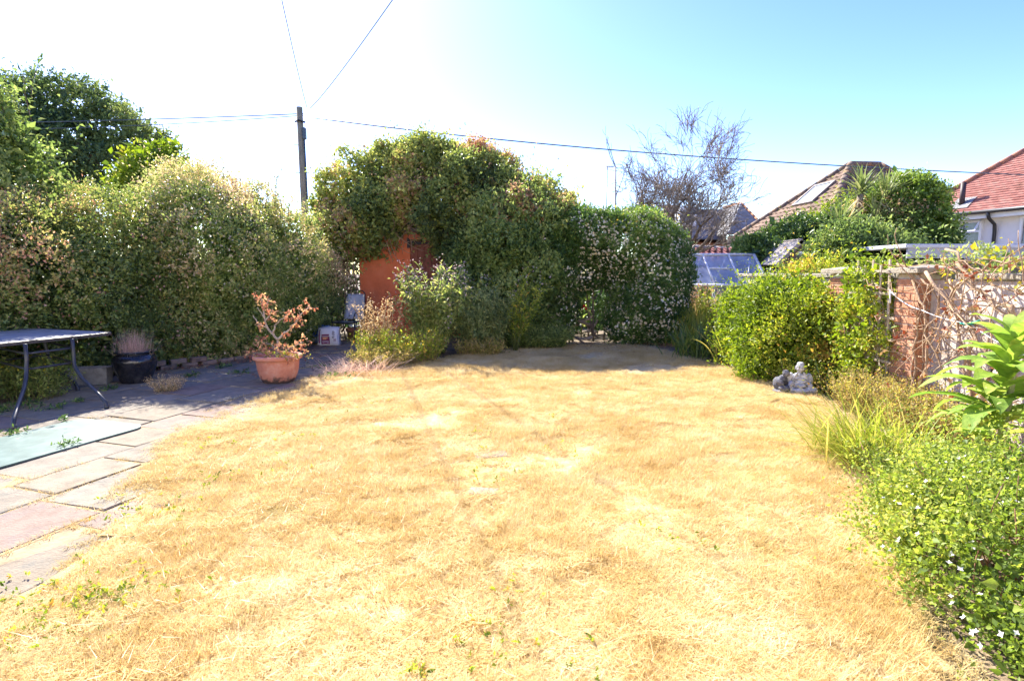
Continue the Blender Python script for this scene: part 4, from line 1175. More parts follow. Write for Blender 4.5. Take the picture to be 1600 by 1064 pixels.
# ------------------------------------------------------------------ plant materials
bark = surf('bark', [(0.10, 0.075, 0.055), (0.18, 0.14, 0.105), (0.26, 0.21, 0.16)], 12, 0.95, 0.6, 60)
bark_pale = surf('bark_pale', [(0.26, 0.20, 0.15), (0.38, 0.31, 0.24), (0.46, 0.39, 0.31)], 12, 0.95, 0.5, 60)
vine_m = surf('dead_vine', [(0.25, 0.15, 0.085), (0.40, 0.27, 0.165), (0.52, 0.38, 0.25)], 7, 0.9, 0.5, 60)
stem_g = plain('green_stem', (0.12, 0.15, 0.04), 0.6)
L_abelia = leafm('abelia_leaves', [(0.03, 0.045, 0.015), (0.066, 0.09, 0.024), (0.115, 0.135, 0.036), (0.20, 0.17, 0.065), (0.27, 0.14, 0.085)], 0.38, 0.34, 0.45, pos=[0, .3, .58, .8, 1], gain=2.75)
L_abelia2 = leafm('abelia_pale_leaves', [(0.035, 0.055, 0.016), (0.08, 0.112, 0.03), (0.145, 0.168, 0.048), (0.26, 0.215, 0.10), (0.36, 0.25, 0.17)], 0.38, 0.34, 0.45, pos=[0, .28, .55, .8, 1], gain=2.6)
L_green = leafm('fresh_leaves', [(0.04, 0.065, 0.02), (0.085, 0.12, 0.032), (0.145, 0.18, 0.052), (0.22, 0.24, 0.08)], 0.42, 0.4, gain=2.1)
L_lime = leafm('lime_leaves', [(0.06, 0.095, 0.014), (0.13, 0.185, 0.022), (0.23, 0.27, 0.035), (0.34, 0.33, 0.06), (0.42, 0.26, 0.06)], 0.42, 0.42, pos=[0, .3, .6, .88, 1], gain=1.55)
L_dark = leafm('dark_leaves', [(0.018, 0.04, 0.014), (0.04, 0.075, 0.02), (0.075, 0.12, 0.03), (0.11, 0.16, 0.045)], 0.3, 0.35, 0.4, gain=1.9)
L_tree = leafm('far_tree_leaves', [(0.025, 0.045, 0.02), (0.05, 0.08, 0.03), (0.085, 0.115, 0.035), (0.14, 0.16, 0.05)], 0.35, 0.45, gain=1.8)
L_climb = leafm('climber_leaves', [(0.042, 0.058, 0.02), (0.09, 0.115, 0.032), (0.15, 0.17, 0.046), (0.22, 0.22, 0.06), (0.25, 0.15, 0.09)], 0.4, 0.42, pos=[0, .28, .55, .82, 1])
L_dry = leafm('dry_leaves', [(0.16, 0.085, 0.05), (0.28, 0.16, 0.09), (0.40, 0.27, 0.16)], 0.35, 0.7, gain=1.5)
L_jas = leafm('jasmine_leaves', [(0.02, 0.045, 0.012), (0.045, 0.085, 0.018), (0.085, 0.135, 0.03), (0.17, 0.21, 0.05)], 0.36, 0.35, 0.4, gain=2.0)
F_cream = leafm('cream_petals', [(0.78, 0.66, 0.42), (0.84, 0.76, 0.58), (0.88, 0.84, 0.74)], 0.3, 0.6)
F_white = leafm('white_petals', [(0.82, 0.80, 0.76), (0.90, 0.90, 0.88)], 0.3, 0.6)
F_pink = leafm('pink_petals', [(0.50, 0.22, 0.17), (0.62, 0.34, 0.25), (0.72, 0.50, 0.40)], 0.35, 0.6)
F_ypink = leafm('blush_petals', [(0.64, 0.48, 0.36), (0.74, 0.62, 0.50), (0.80, 0.74, 0.64)], 0.35, 0.6)
F_yell = leafm('yellow_petals', [(0.70, 0.55, 0.04), (0.80, 0.68, 0.08)], 0.3, 0.6)
F_mauve = leafm('mauve_petals', [(0.50, 0.34, 0.38), (0.62, 0.46, 0.48), (0.70, 0.58, 0.52)], 0.35, 0.6)
B_straw = leafm('straw_blades', [(0.42, 0.28, 0.13), (0.58, 0.42, 0.22), (0.72, 0.58, 0.36)], 0.35, 0.7, gain=1.25)
B_pink = leafm('pinkish_dry_blades', [(0.34, 0.21, 0.15), (0.50, 0.35, 0.26), (0.64, 0.49, 0.38)], 0.3, 0.7, gain=1.4)
B_green = leafm('strap_green', [(0.06, 0.10, 0.02), (0.11, 0.17, 0.03), (0.19, 0.25, 0.05), (0.34, 0.33, 0.09)], 0.4, 0.4, 0.4)
B_blue = leafm('iris_green', [(0.07, 0.12, 0.06), (0.13, 0.19, 0.09), (0.24, 0.26, 0.11)], 0.35, 0.4, 0.4)
B_ygreen = leafm('yellow_green_blades', [(0.12, 0.16, 0.025), (0.22, 0.27, 0.04), (0.36, 0.37, 0.08), (0.52, 0.40, 0.13)], 0.4, 0.45, gain=1.35)

def bush(name, label, cat, base, blobs, m, n, nleaf, L, W, slen, seed, bk=bark, stems=8, group=None, **k):
    o = empty(name, label, cat, (base[0], base[1], 0), 0, group)
    foliage('crown', o, m, blobs, n, nleaf, L, W, slen, seed, **k)
    shrub_stems('stem', o, bk, base, blobs, seed + 50, stems)
    return o

def sub_pts(blobs, n, seed, **k):
    return shell(blobs, n, seed, **k)

# ------------------------------------------------------------------ left boundary hedge: two abelias that have grown together
b1 = [(-7.3, 6.9, 1.0, 1.3, 1.3, 1.10), (-6.7, 7.7, 1.2, 1.2, 1.2, 1.18), (-6.2, 8.6, 1.35, 1.15, 1.2, 1.1), (-6.5, 7.9, 0.5, 1.15, 1.15, 0.7), (-7.5, 6.6, 0.4, 1.2, 1.1, 0.7), (-5.8, 8.5, 0.5, 0.9, 0.9, .7)]
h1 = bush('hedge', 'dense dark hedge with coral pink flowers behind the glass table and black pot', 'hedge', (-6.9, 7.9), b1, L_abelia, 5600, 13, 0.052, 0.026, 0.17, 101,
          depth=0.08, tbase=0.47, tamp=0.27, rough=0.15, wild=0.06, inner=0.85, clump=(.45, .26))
P, N = sub_pts(b1, 1800, 111, rough=0.15); k = noise3(P, 2.2) > 0.05
flowers('flowers', h1, F_pink, P[k] + N[k] * 0.06, N[k], 0.036, 112)
b2 = [(-5.2, 9.5, 1.7, 1.05, 1.15, 1.25), (-4.75, 10.6, 1.45, 1.0, 1.15, 1.15), (-5.3, 9.4, 0.7, 1.1, 1.0, 0.9), (-4.85, 10.4, 0.6, 0.95, 1.1, 0.85), (-4.5, 11.5, 1.1, 0.85, 0.9, 1.05), (-5.6, 9.7, 2.35, 0.62, 0.7, 0.62), (-4.95, 10.4, 2.25, 0.55, 0.7, 0.55)]
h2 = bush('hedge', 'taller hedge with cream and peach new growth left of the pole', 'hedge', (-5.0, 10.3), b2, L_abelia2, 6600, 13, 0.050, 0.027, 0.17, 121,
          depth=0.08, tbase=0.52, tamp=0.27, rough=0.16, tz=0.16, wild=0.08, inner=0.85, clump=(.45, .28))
P, N = sub_pts(b2, 3200, 131, rough=0.16); k = noise3(P, 1.6) + (P[:, 2] - 2.2) * 0.55 > -0.25
flowers('flowers', h2, F_ypink, P[k] + N[k] * 0.06, N[k], 0.036, 132)
# thin shoots standing out of its top
g = rg(133); paths = []; B_, D_ = [], []
for k in range(64):
    x, y = g.uniform(-5.9, -4.1), g.uniform(9.4, 11.4)
    z = 2.55 - 0.35 * abs(y - 9.9) + g.normal() * .1
    P_, d_ = wander(g, (x, y, z), (g.normal() * .25, g.normal() * .2, 1), g.uniform(0.3, 0.75), 5, 0.12)
    paths.append((P_, np.linspace(.008, .003, 5)))
    for q in P_[1:]:
        for _ in range(2): B_.append(q); D_.append((g.normal() * .6, g.normal() * .6, 0.8))
tubes('shoot', h2, bark, paths, 4)
V, F, T = sprig_geo(np.array(B_), unit(np.array(D_)), 0.07, 6, 0.05, 0.026, 134, tint=g.uniform(0.4, 1.0, len(B_)))
link('shoot_leaves', np_mesh('shoot_leaves', V - np.array(h2.location), F, T), L_abelia2, h2, kind='stuff')

# tall leafy shrub at the far left edge
b3_ = [(-7.6, 7.9, 2.5, 0.75, 0.8, 0.85), (-7.65, 8.0, 3.3, 0.45, 0.5, 0.6), (-7.75, 8.0, 3.75, 0.36, 0.4, 0.42), (-7.2, 7.8, 2.0, 0.75, 0.75, 0.7), (-7.9, 7.6, 1.9, 0.9, 0.8, 0.9)]
h3 = bush('tall_shrub', 'tall bright green leafy shrub rising at the left edge above the hedge', 'shrub', (-7.4, 8.0), b3_, L_green, 1300, 12, 0.095, 0.048, 0.26, 141, tbase=0.5, tamp=0.3, rough=0.2, wild=0.08, spread=0.8)
g = rg(143); paths = []; B_, D_ = [], []
for k in range(13):
    P_, d_ = wander(g, (-7.5 + g.normal() * .25, 7.9 + g.normal() * .3, 3.7 + g.normal() * .15), (g.normal() * .25, g.normal() * .2, 1), g.uniform(0.35, 0.75), 6, 0.1)
    paths.append((P_, np.linspace(.010, .004, 6)))
    for q in P_[1:]:
        for _ in range(2): B_.append(q); D_.append((g.normal() * .8, g.normal() * .8, 0.6))
tubes('shoot', h3, bark, paths, 4)
V, F, T = sprig_geo(np.array(B_), unit(np.array(D_)), 0.05, 2, 0.10, 0.045, 144, tint=g.uniform(0.1, .7, len(B_)))
link('shoot_leaves', np_mesh('shoot_leaves', V - np.array(h3.location), F, T), L_green, h3, kind='stuff')
# hanging dead stems and low broad leaved plant at the left edge
g = rg(150); paths = []
for k in range(46):
    x0 = -6.75 + g.uniform(-.1, .5); y0 = 6.6 + g.normal() * .15
    p0 = (x0, y0, 2.1 + g.normal() * .1); p1 = (x0 - .2 + g.normal() * .22, y0 - .1 + g.normal() * .12, 1.0 + g.normal() * .3)
    paths.append((arc(p0, p1, 8, g.uniform(.1, .28), (0.9, -0.3, 0.1)), np.linspace(.006, .003, 8)))
tag(tubes('hanging_stems', None, vine_m, paths, 4), 'bundle of dry brown stems hanging against the hedge at the left edge', 'stems')
bl_plant = empty('broad_leaf_plant', 'low plant with broad dark green leaves behind the glass table', 'plant', (-6.5, 6.75, 0))
g = rg(151)
for k in range(16):
    p0 = np.array([[g.normal() * .22 - .02, g.normal() * .12, 0.55 + g.uniform(0, .35)]])
    V, F, T = ribbon_geo(p0, g.uniform(0, 6.28), g.uniform(0.2, 0.3), g.uniform(.08, .11), g.uniform(.5, 1.0), g.uniform(.4, .9), k, 5, 'lance', 0.25, tint=np.array([g.uniform(.2, .8)]))
    link('leaf', np_mesh('leaf', V, F, T, True), L_green, bl_plant)
tubes('stem', bl_plant, stem_g, [(arc((-6.5 + g.normal() * .05, 6.75, 0), (-6.5 + g.normal() * .25, 6.75 + g.normal() * .12, 0.85), 5, .05), .008) for k in range(8)], 5)

# bright small tree looking over the hedge, and the big tree far behind
sb_ = [(-8.2, 13.0, 3.55, .62, .6, .62), (-7.75, 13.1, 3.3, .5, .5, .5), (-8.4, 13.0, 2.9, .6, .6, .6)]
bush('small_tree', 'small lime green tree peeping over the hedge below the big tree', 'tree', (-8.1, 13.0), sb_, L_lime, 420, 11, 0.13, 0.075, 0.3, 161, tbase=0.45, tamp=0.25, rough=0.2)
T0 = (-27.5, 36.0)
tb = [(-28.2, 36, 10.6, 3.1, 3, 2.2), (-26.0, 36, 9.5, 2.7, 3, 1.9), (-30.4, 36, 10.0, 2.8, 3, 2.4), (-24.5, 36, 8.2, 2.2, 2.6, 1.5), (-28.2, 35.5, 8.3, 3.4, 3, 1.8), (-31, 36, 8.0, 2.5, 3, 1.9)]
bt = empty('big_tree', 'large dark broad crowned tree in the distance at the left', 'tree', (T0[0], T0[1], 0))
foliage('crown', bt, L_tree, tb, 3000, 12, 0.27, 0.15, 0.85, 171, rough=0.2, freq=0.7, inner=0.12, tfreq=0.5, tbase=0.5, tamp=0.28, tz=0.12, depth=0.12, upd=0.2, zmin=5, clump=(1.0, .6))
g = rg(172); paths = []
grow(g, np.array([-28.0, 36.2, 0.0]), np.array([0.02, 0, 1]), 6.2, 0.40, 0, paths)
for k in range(7): grow(g, np.array([-28.0 + g.normal() * .2, 36.2, 5.2 + g.random()]), unit(np.array([g.normal() * .8, g.normal() * .4, 0.9])), 4.2, 0.2, 2, paths, 0.15, (2, 4))
tubes('trunk', bt, bark, [(p, r) for p, r, d in paths if d >= 0], 6)

# ------------------------------------------------------------------ climber over the painted shed
cb = [(-1.75, 12.9, 3.12, 1.25, 1.0, 0.95), (-3.0, 12.8, 2.75, 1.05, 1.0, 0.95), (-3.65, 12.6, 2.1, 0.6, 0.8, 0.8), (-0.9, 12.7, 2.75, 1.1, 1.2, 1.1), (0.1, 12.3, 2.25, 0.95, 1.1, 0.95),
      (-1.75, 12.9, 3.72, 0.7, 0.7, 0.42), (-0.95, 12.9, 3.35, 0.75, 0.7, 0.45), (-2.75, 12.9, 3.35, 0.6, 0.7, 0.42), (0.85, 12.2, 1.9, .75, .8, .9), (-2.85, 12.35, 2.75, 0.5, 0.4, 0.36), (-3.1, 12.2, 2.42, 0.5, 0.3, 0.36)]
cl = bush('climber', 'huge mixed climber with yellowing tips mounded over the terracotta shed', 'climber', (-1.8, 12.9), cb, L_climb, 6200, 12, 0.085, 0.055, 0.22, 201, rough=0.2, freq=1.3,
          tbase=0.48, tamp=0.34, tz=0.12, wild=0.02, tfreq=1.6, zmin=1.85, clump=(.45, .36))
P, N = sub_pts(cb, 700, 203, rough=0.2, zmin=1.9); k = noise3(P, 1.5) > 0.25
V, F, T = sprig_geo(P[k], unit(N[k] + np.array([0, 0, -.5])), 0.22, 9, 0.08, 0.045, 204)
link('dead_leaves', np_mesh('dead_leaves', V - np.array(cl.location), F, T), L_dry, cl, kind='stuff')
g = rg(205); paths = []
for k in range(60):
    p0 = np.array([g.uniform(-3.7, -1.6), 12.1 - g.random() * .15, g.uniform(2.2, 3.0)])
    p1 = p0 + np.array([g.normal() * .35, g.normal() * .08, -g.uniform(.2, .7)])
    paths.append((arc(p0, p1, 7, g.uniform(.05, .25), (g.normal(), -.3, -.3)), .006))
for k in range(40):
    p0 = np.array([g.uniform(-3.95, -3.45), 12.1 + g.normal() * .1, g.uniform(1.6, 2.2)]); p1 = p0 + np.array([g.normal() * .12, 0, -g.uniform(.8, 1.5)])
    paths.append((arc(p0, p1, 7, g.uniform(.02, .1), (g.normal(), -.3, 0)), .008))
tubes('bare_vines', cl, vine_m, paths, 4, kind='stuff')
g = rg(207); paths = []; B_ = []
for k in range(64):
    b = cb[g.integers(0, 8)]; d = unit(np.array([g.normal() * .9, -abs(g.normal()) * .4, 1.1]))
    P_, _d = wander(g, np.array(b[:3]) + d * np.array(b[3:]) * .95, d, g.uniform(.3, .7), 5, 0.2)
    paths.append((P_, .006)); B_ += list(P_[1:])
tubes('shoot', cl, vine_m, paths, 4)
B_ = np.array(B_); V, F, T = sprig_geo(B_, unit(g.normal(size=B_.shape) + np.array([0, 0, .5])), .09, 4, .09, .055, 208, tint=g.uniform(.35, 1, len(B_)))
link('shoot_leaves', np_mesh('shoot_leaves', V - np.array(cl.location), F, T), L_climb, cl, kind='stuff')

# green shrub standing in front of the shed, right of its door
gb = [(0.05, 11.4, 1.75, 0.9, 0.9, 0.85), (-0.55, 11.35, 1.35, 0.65, 0.7, 0.8), (0.55, 11.3, 1.2, 0.65, 0.8, 0.9), (0.0, 11.2, 0.75, 0.95, 0.8, 0.75)]
bush('dark_shrub', 'dark shrub filling the gap between the left hedge and the painted shed', 'shrub', (-4.35, 12.9), [(-4.4, 12.9, .9, .65, .6, .9), (-4.2, 13.2, 1.9, .6, .6, .6), (-4.9, 12.7, 1.4, .6, .6, .8), (-3.78, 13.3, 1.2, .5, .5, 1.2)], L_dark, 900, 10, .07, .035, .2, 209, tbase=.35)
bush('elder_shrub', 'green leafy shrub in front of the shed between door and flowering arch', 'shrub', (0.1, 11.4), gb, L_green, 2300, 12, 0.085, 0.042, 0.24, 211, tbase=0.42, tamp=0.30, rough=0.2, wild=0.03, zmin=0.1, clump=(.42, .30), tz=.15)

# ------------------------------------------------------------------ jasmine arch
jb = [(0.82, 11.3, 1.55, 0.52, 0.6, 0.95), (0.82, 11.3, 0.75, 0.46, 0.55, 0.75), (1.65, 11.3, 2.15, 0.75, 0.65, 0.50), (1.45, 11.4, 1.5, 0.42, 0.45, 0.45), (2.45, 11.25, 2.0, 0.85, 0.75, 0.62), (2.95, 11.2, 1.45, 0.62, 0.75, 0.85),
      (2.80, 11.1, 0.70, 0.72, 0.75, 0.72), (2.4, 11.1, 0.45, 0.42, 0.6, 0.5), (2.35, 11.4, 1.40, 0.42, 0.5, 0.45)]
ja = bush('flowering_arch', 'garden arch smothered in dark climber with small cream star flowers', 'climber', (1.9, 11.3), jb, L_jas, 5200, 12, 0.055, 0.030, 0.15, 221, rough=0.10, clump=(.22, .08),
          tbase=0.40, tamp=0.25, tz=0.12, depth=0.05, zmin=0.06)
P, N = sub_pts(jb, 5200, 222, rough=0.10, back=0.2); k = noise3(P, 1.3) > -0.75
flowers('flowers', ja, F_cream, P[k] + N[k] * 0.10, N[k], 0.052, 223, tint=rg(224).random(k.sum()))
g = rg(225)
P, N = sub_pts(jb[2:6], 60, 226, rough=.1); k = P[:, 2] > 2.0
V, F, T = sprig_geo(P[k], unit(N[k] + np.array([0, 0, 1.2])), 0.32, 9, .06, .028, 227, tint=g.uniform(.5, 1, k.sum()))
link('shoot_leaves', np_mesh('shoot_leaves', V - np.array(ja.location), F, T), L_lime, ja, kind='stuff')
# what is seen through the arch: old wood, sticks, a leafy plant, something red
bush('screen_plant', 'low dark leafy plant added behind the flowering arch to block bright ground', 'plant', (1.6, 12.9), [(1.55, 12.9, .30, .55, .35, .38), (1.9, 13.0, .55, .35, .3, .4)], L_dark, 260, 9, .07, .035, .16, 232, tbase=.35, stems=3)  # dark plant added to block the sunlit ground behind the opening
lg = empty('log_heap', 'heap of old cut branches and sticks under the flowering arch', 'logs', (1.55, 11.6, 0)); g = rg(228)
for k in range(9):
    p0 = np.array([1.55 + g.normal() * .2, 11.6 + g.normal() * .3, 0.05 + .05 * k]); d = unit(np.array([g.normal(), g.normal() * .5, g.normal() * .25])) * g.uniform(.25, .6)
    tubes('branch', lg, bark_pale if k % 3 else bark, [(arc(p0 - d / 2, p0 + d / 2, 5, .04), np.linspace(.035, .02, 5))], 7)
g = rg(229)
rp = empty('red_flower_plant', 'small plant with one red flower seen through the arch', 'plant', (1.55, 12.1, 0))
V, F, T = sprig_geo(np.array([[0, 0, z] for z in np.linspace(.35, .95, 9)]), unit(g.normal(size=(9, 3)) + (0, 0, .3)), .3, 5, .22, .075, 230, tint=g.uniform(.3, .9, 9))
link('leaves', np_mesh('leaves', V, F, T), L_green, rp, kind='stuff')
tubes('stem', rp, stem_g, [(arc((1.55, 12.1, 0), (1.58, 12.05, .95), 5, .03), .012)], 6)
flowers('flower', rp, leafm('red_petals', [(0.45, 0.04, 0.05), (0.6, 0.08, 0.09)], .3), np.array([[1.55, 11.95, .66], [1.62, 11.95, .64], [1.58, 11.93, .70]]), np.array([[0, -1, .3]] * 3), .06, 231, 7)

# ------------------------------------------------------------------ bare twisted tree and sapling
bt2 = empty('bare_tree', 'leafless twisted tree standing in front of the slate roof', 'tree', (4.75, 16.5, 0)); g = rg(388); paths = []
for k, (dx, dz) in enumerate(((-.30, 1), (-.02, 1), (.25, 1), (.55, .95), (-.6, .95))):
    grow(g, np.array([4.75 + dx * .25, 16.5 + g.normal() * .1, 0.9]), unit(np.array([dx * .55, g.normal() * .15, dz])), 2.15, 0.07, 4, paths, 0.20, (3, 5), 0.64, 0.06, 0.52)
g2 = rg(389)
for (P_, r_0, dd) in list(paths):
    if dd > 1: continue
    for _ in range(2):
        k = g2.integers(2, 6); W_, _d = wander(g2, P_[k], unit(P_[k] - P_[k - 1] + rand_unit(g2, 1)[0] * .03), g2.uniform(.2, .5), 5, .3, (0, 0, .05)); paths.append((W_, np.linspace(.007, .005, 5), 0))
paths.append((np.array([[4.75, 16.5, -0.05], [4.76, 16.5, .5], [4.75, 16.5, 1.1]]), np.array([.2, .17, .15]), 5))
tubes('trunk', bt2, bark, [(p, r) for p, r, d in paths if d >= 3], 6)
o = tubes('twigs', bt2, surf('grey_twigs', [(0.20, 0.16, 0.13), (0.30, 0.25, 0.20)], 5), [(p, np.maximum(r, .005)) for p, r, d in paths if d < 3], 3, kind='stuff')
sp_ = empty('bare_sapling', 'thin leafless sapling between the arch and the bare tree', 'sapling', (3.35, 18.5, 0)); paths = []
grow(g, np.array([3.35, 18.5, 0.0]), np.array([0, 0, 1.0]), 5.0, 0.04, 2, paths, 0.06, (3, 5), 0.28, .25, .6)
tubes('stem', sp_, MATS['grey_twigs'], [(p, np.maximum(r, .006)) for p, r, d in paths], 4)

# ------------------------------------------------------------------ shrubs beyond the wall on the right
bush('laurel', 'dark glossy laurel bush left of the little wooden shed', 'shrub', (6.7, 14.2), [(6.5, 14.2, 1.5, .75, .8, .8), (7.2, 14.2, 1.8, .8, .8, .72), (7.8, 14.3, 1.75, .6, .8, .75), (6.7, 14.1, .8, 1.0, .8, .8)], L_dark, 1700, 10, 0.13, 0.062, .24, 311, tbase=.5, tamp=.25, rough=.14, tz=.15)
bush('round_shrub', 'tall rounded dark evergreen shrub right of the palm', 'shrub', (9.2, 12.6), [(8.8, 12.6, 2.3, .88, 1, 1.1), (9.15, 12.6, 1.85, .62, .9, .9), (8.4, 12.5, 2.2, .7, .8, .95), (9.0, 12.5, 1.2, 1.0, 1, 1.0), (8.8, 12.6, 2.95, .55, .6, .5)], leafm('evergreen_leaves', [(0.03, 0.055, 0.012), (0.07, 0.11, 0.02), (0.13, 0.18, 0.03), (0.21, 0.25, 0.045)], .34, .38, .4, gain=1.9), 2400, 11, 0.085, 0.045, .18, 321, tbase=.45, tamp=.3, rough=.15, tz=.2, freq=2.4)
bush('green_bush', 'broad mid green bush beyond the wall in front of the palm', 'shrub', (6.9, 10.9), [(6.65, 10.8, 1.35, .6, .7, .72), (7.1, 11.0, 1.35, .8, .7, .70), (7.7, 11.0, 1.3, .6, .6, .6), (6.55, 11.1, 1.6, .4, .45, .55), (7.0, 10.8, .6, 1.0, .8, .7)], L_green, 2200, 11, 0.085, 0.042, .25, 331, tbase=.52, tamp=.3, rough=.22, wild=.06)
bush('light_shrub', 'pale feathery bush in front of the brown tiled roof left of the palm', 'shrub', (7.9, 14.6), [(7.7, 14.6, 2.15, .6, .6, .6), (8.4, 14.6, 2.5, .5, .6, .6), (8.0, 14.6, 1.5, .9, .7, .9)], L_lime, 900, 12, 0.08, 0.035, .3, 341, tbase=.36, tamp=.22, rough=.24, wild=.1)
# cordyline palm: heads of sword leaves on short trunks
cord = empty('cabbage_palm', 'spiky cabbage palm with several heads of sword shaped leaves', 'palm', (7.5, 12.1, 0)); g = rg(351)
L_cord = leafm('palm_leaves', [(0.07, 0.11, 0.035), (0.15, 0.20, 0.06), (0.28, 0.31, 0.12), (0.42, 0.38, 0.18)], .35, .5, .3, gain=1.1)
paths = []
for k, (hx, hy, hz) in enumerate(((7.5, 12.0, 3.1), (8.1, 12.1, 3.0), (7.8, 11.9, 2.45), (7.05, 11.9, 2.4), (8.25, 12.0, 2.4))):
    n = 75; a = g.uniform(0, 6.28, n); th = np.clip(np.abs(g.normal(.75, .55, n)), .05, 2.2)
    ribbons('leaf_head', cord, L_cord, np.tile([hx, hy, hz], (n, 1)) + g.normal(size=(n, 3)) * .04, a, g.uniform(.5, .78, n), g.uniform(.035, .05, n), th, g.uniform(.1, 1.0, n), seed=k, seg=5, shape='lance', fold=.3, tint=np.clip(g.normal(.5, .22, n) - .2 * (th > 1.3), 0, 1))
    n = 26; ribbons('dead_leaves', cord, B_straw, np.tile([hx, hy, hz - .12], (n, 1)) + g.normal(size=(n, 3)) * .05, g.uniform(0, 6.28, n), g.uniform(.4, .6, n), .035, g.uniform(1.7, 2.5, n), .5, seed=k + 9, seg=4, shape='lance')
    paths.append((arc((7.5, 12.1, 0), (hx, hy, hz), 7, .15, (g.normal(), 0, -.3)), np.linspace(.09, .06, 7)))
tubes('trunk', cord, bark, paths, 8)
g = rg(355); P_ = np.array([[8.35, 11.8, 2.75]]) + g.normal(size=(260, 3)) * (.28, .2, .14)
flowers('seed_head', cord, leafm('seed_tan', [(0.34, 0.21, 0.10), (0.46, 0.31, 0.16)], .3), P_, unit(g.normal(size=P_.shape)), .05, 356, 4)

# ------------------------------------------------------------------ right bed: big lime climber over the end of the wall
rb = [(3.75, 8.2, 0.50, .55, .8, .50), (4.0, 7.6, 0.64, .46, .7, .64), (4.65, 9.2, 0.30, .42, .7, .45), (3.75, 7.4, .42, .55, .7, .5), (3.85, 8.5, .35, .42, .7, .45), (4.4, 8.2, 0.98, .38, .6, .42), (3.85, 7.0, 0.3, .4, .5, .4)]
bush('lime_bush', 'large lime green bush sprawling over the far end of the garden wall', 'shrub', (3.9, 8.2), rb, L_lime, 5200, 12, 0.048, 0.028, .16, 401, tbase=.5, tamp=.28, rough=.22, wild=.14, tfreq=2.0, back=.3, clump=(.32, .24))
tb2 = [(4.0, 6.15, 1.02, .22, .42, .42), (3.98, 6.05, .62, .22, .40, .40), (4.08, 6.2, 1.28, .2, .42, .15), (3.95, 6.9, .75, .22, .3, .5)]
bush('wall_climber', 'lime climber on the wall between the two brick piers', 'climber', (4.0, 6.2), tb2, L_lime, 1150, 11, 0.048, 0.027, .17, 411, tbase=.48, tamp=.26, rough=.25, bk=vine_m, depth=.2, inner=.15, wild=.06)
# ferny growth along the top of the wall
fb_ = [(4.35, 5.2, 1.41, .2, .7, .07), (4.4, 6.0, 1.41, .22, .6, .09), (4.5, 4.6, 1.38, .2, .5, .08), (4.45, 5.45, 1.44, .22, .3, .10)]
bush('fern_climber', 'bright feathery climber spilling along the top of the wall', 'climber', (4.4, 5.4), fb_, L_green, 260, 12, 0.045, 0.020, .10, 421, tbase=.7, tamp=.25, rough=.35, bk=vine_m, depth=.15, inner=.1, wild=.03, stems=5, clump=(.15, .08))
ob = [(4.15, 4.75, 1.46, .14, .5, .10), (4.1, 4.35, 1.40, .15, .4, .16)]
bush('yellowing_climber', 'yellow and green broad leaved climber on the wall top at the right edge', 'climber', (4.15, 4.6), ob, leafm('yellowing_leaves', [(0.09, 0.15, 0.03), (0.22, 0.26, 0.04), (0.50, 0.40, 0.05), (0.50, 0.25, 0.06)], .4, .45, gain=1.3), 45, 6, 0.055, 0.042, .16, 431, tbase=.4, tamp=.5, rough=.4, bk=vine_m, depth=.25, inner=0, wild=.1, stems=5, spread=1.2, clump=None)

# dead vine on the wall
g = rg(440)
dv = empty('dead_vine', 'tangle of bare brown vine stems against the block wall', 'vine', (3.98, 5.0, 0)); g = rg(441); paths = []; tips = []
for k, (y0, z0, y1, z1, r) in enumerate(((5.15, 1.42, 4.3, 0.62, .017), (5.0, 1.35, 4.6, .35, .015), (5.4, 1.38, 4.9, .5, .014), (4.85, 1.5, 4.2, .95, .015), (4.62, .3, 4.66, .98, .024), (4.48, .25, 4.42, .75, .022), (5.15, .1, 5.1, 1.2, .016), (5.25, .05, 5.28, 1.0, .013),
                                 (5.75, .05, 5.72, 1.1, .012), (5.8, .1, 5.9, .9, .012), (4.3, 1.15, 4.15, .5, .02), (5.6, 1.5, 4.7, 1.05, .012), (5.0, 1.62, 4.0, 1.15, .012), (4.9, 1.2, 4.2, 1.55, .010))):
    P_ = arc((3.93 + g.normal() * .03, y0, z0), (3.97 + g.normal() * .03, y1, z1), 10, g.uniform(.02, .1), (-.4, g.normal() * .6, g.normal() * .6))
    P_[1:-1] += g.normal(size=(8, 3)) * .018
    paths.append((P_, np.linspace(r, r * .6, 10)))
    for _ in range(6):
        q = P_[g.integers(1, 9)]; W_, _d = wander(g, q, unit(np.array([-.25 * abs(g.normal()), g.normal(), g.normal() * .8 + .1])), g.uniform(.2, .7), 8, .3)
        W_[:, 0] = np.clip(W_[:, 0], 3.72, 4.05); paths.append((W_, np.linspace(.006, .003, 8))); tips += list(W_[3:])
for k in range(42):
    q = np.array([3.96, g.uniform(4.0, 5.75), g.uniform(.2, 1.5)]); W_, _d = wander(g, q, unit(np.array([-.2 * abs(g.normal()), g.normal(), g.normal()])), g.uniform(.3, .9), 9, .28)
    W_[:, 0] = np.clip(W_[:, 0], 3.72, 4.05); paths.append((W_, np.linspace(.0055, .0025, 9))); tips += list(W_[4:])
tubes('stem', dv, vine_m, paths[:1] + paths[10:11], 6)
tubes('vine_tangle', dv, vine_m, paths[1:10] + paths[11:], 5, kind='stuff')
tips = np.array(tips); tips = tips[g.random(len(tips)) < .16]
V, F, T = sprig_geo(tips, unit(g.normal(size=tips.shape) + (-.5, 0, -.2)), .05, 3, .05, .032, 442)
link('dead_leaves', np_mesh('dead_leaves', V - np.array(dv.location), F, T), leafm('rusty_leaves', [(0.22, 0.06, 0.035), (0.34, 0.13, 0.06), (0.45, 0.30, 0.14)], .3, gain=1.0), dv, kind='stuff')

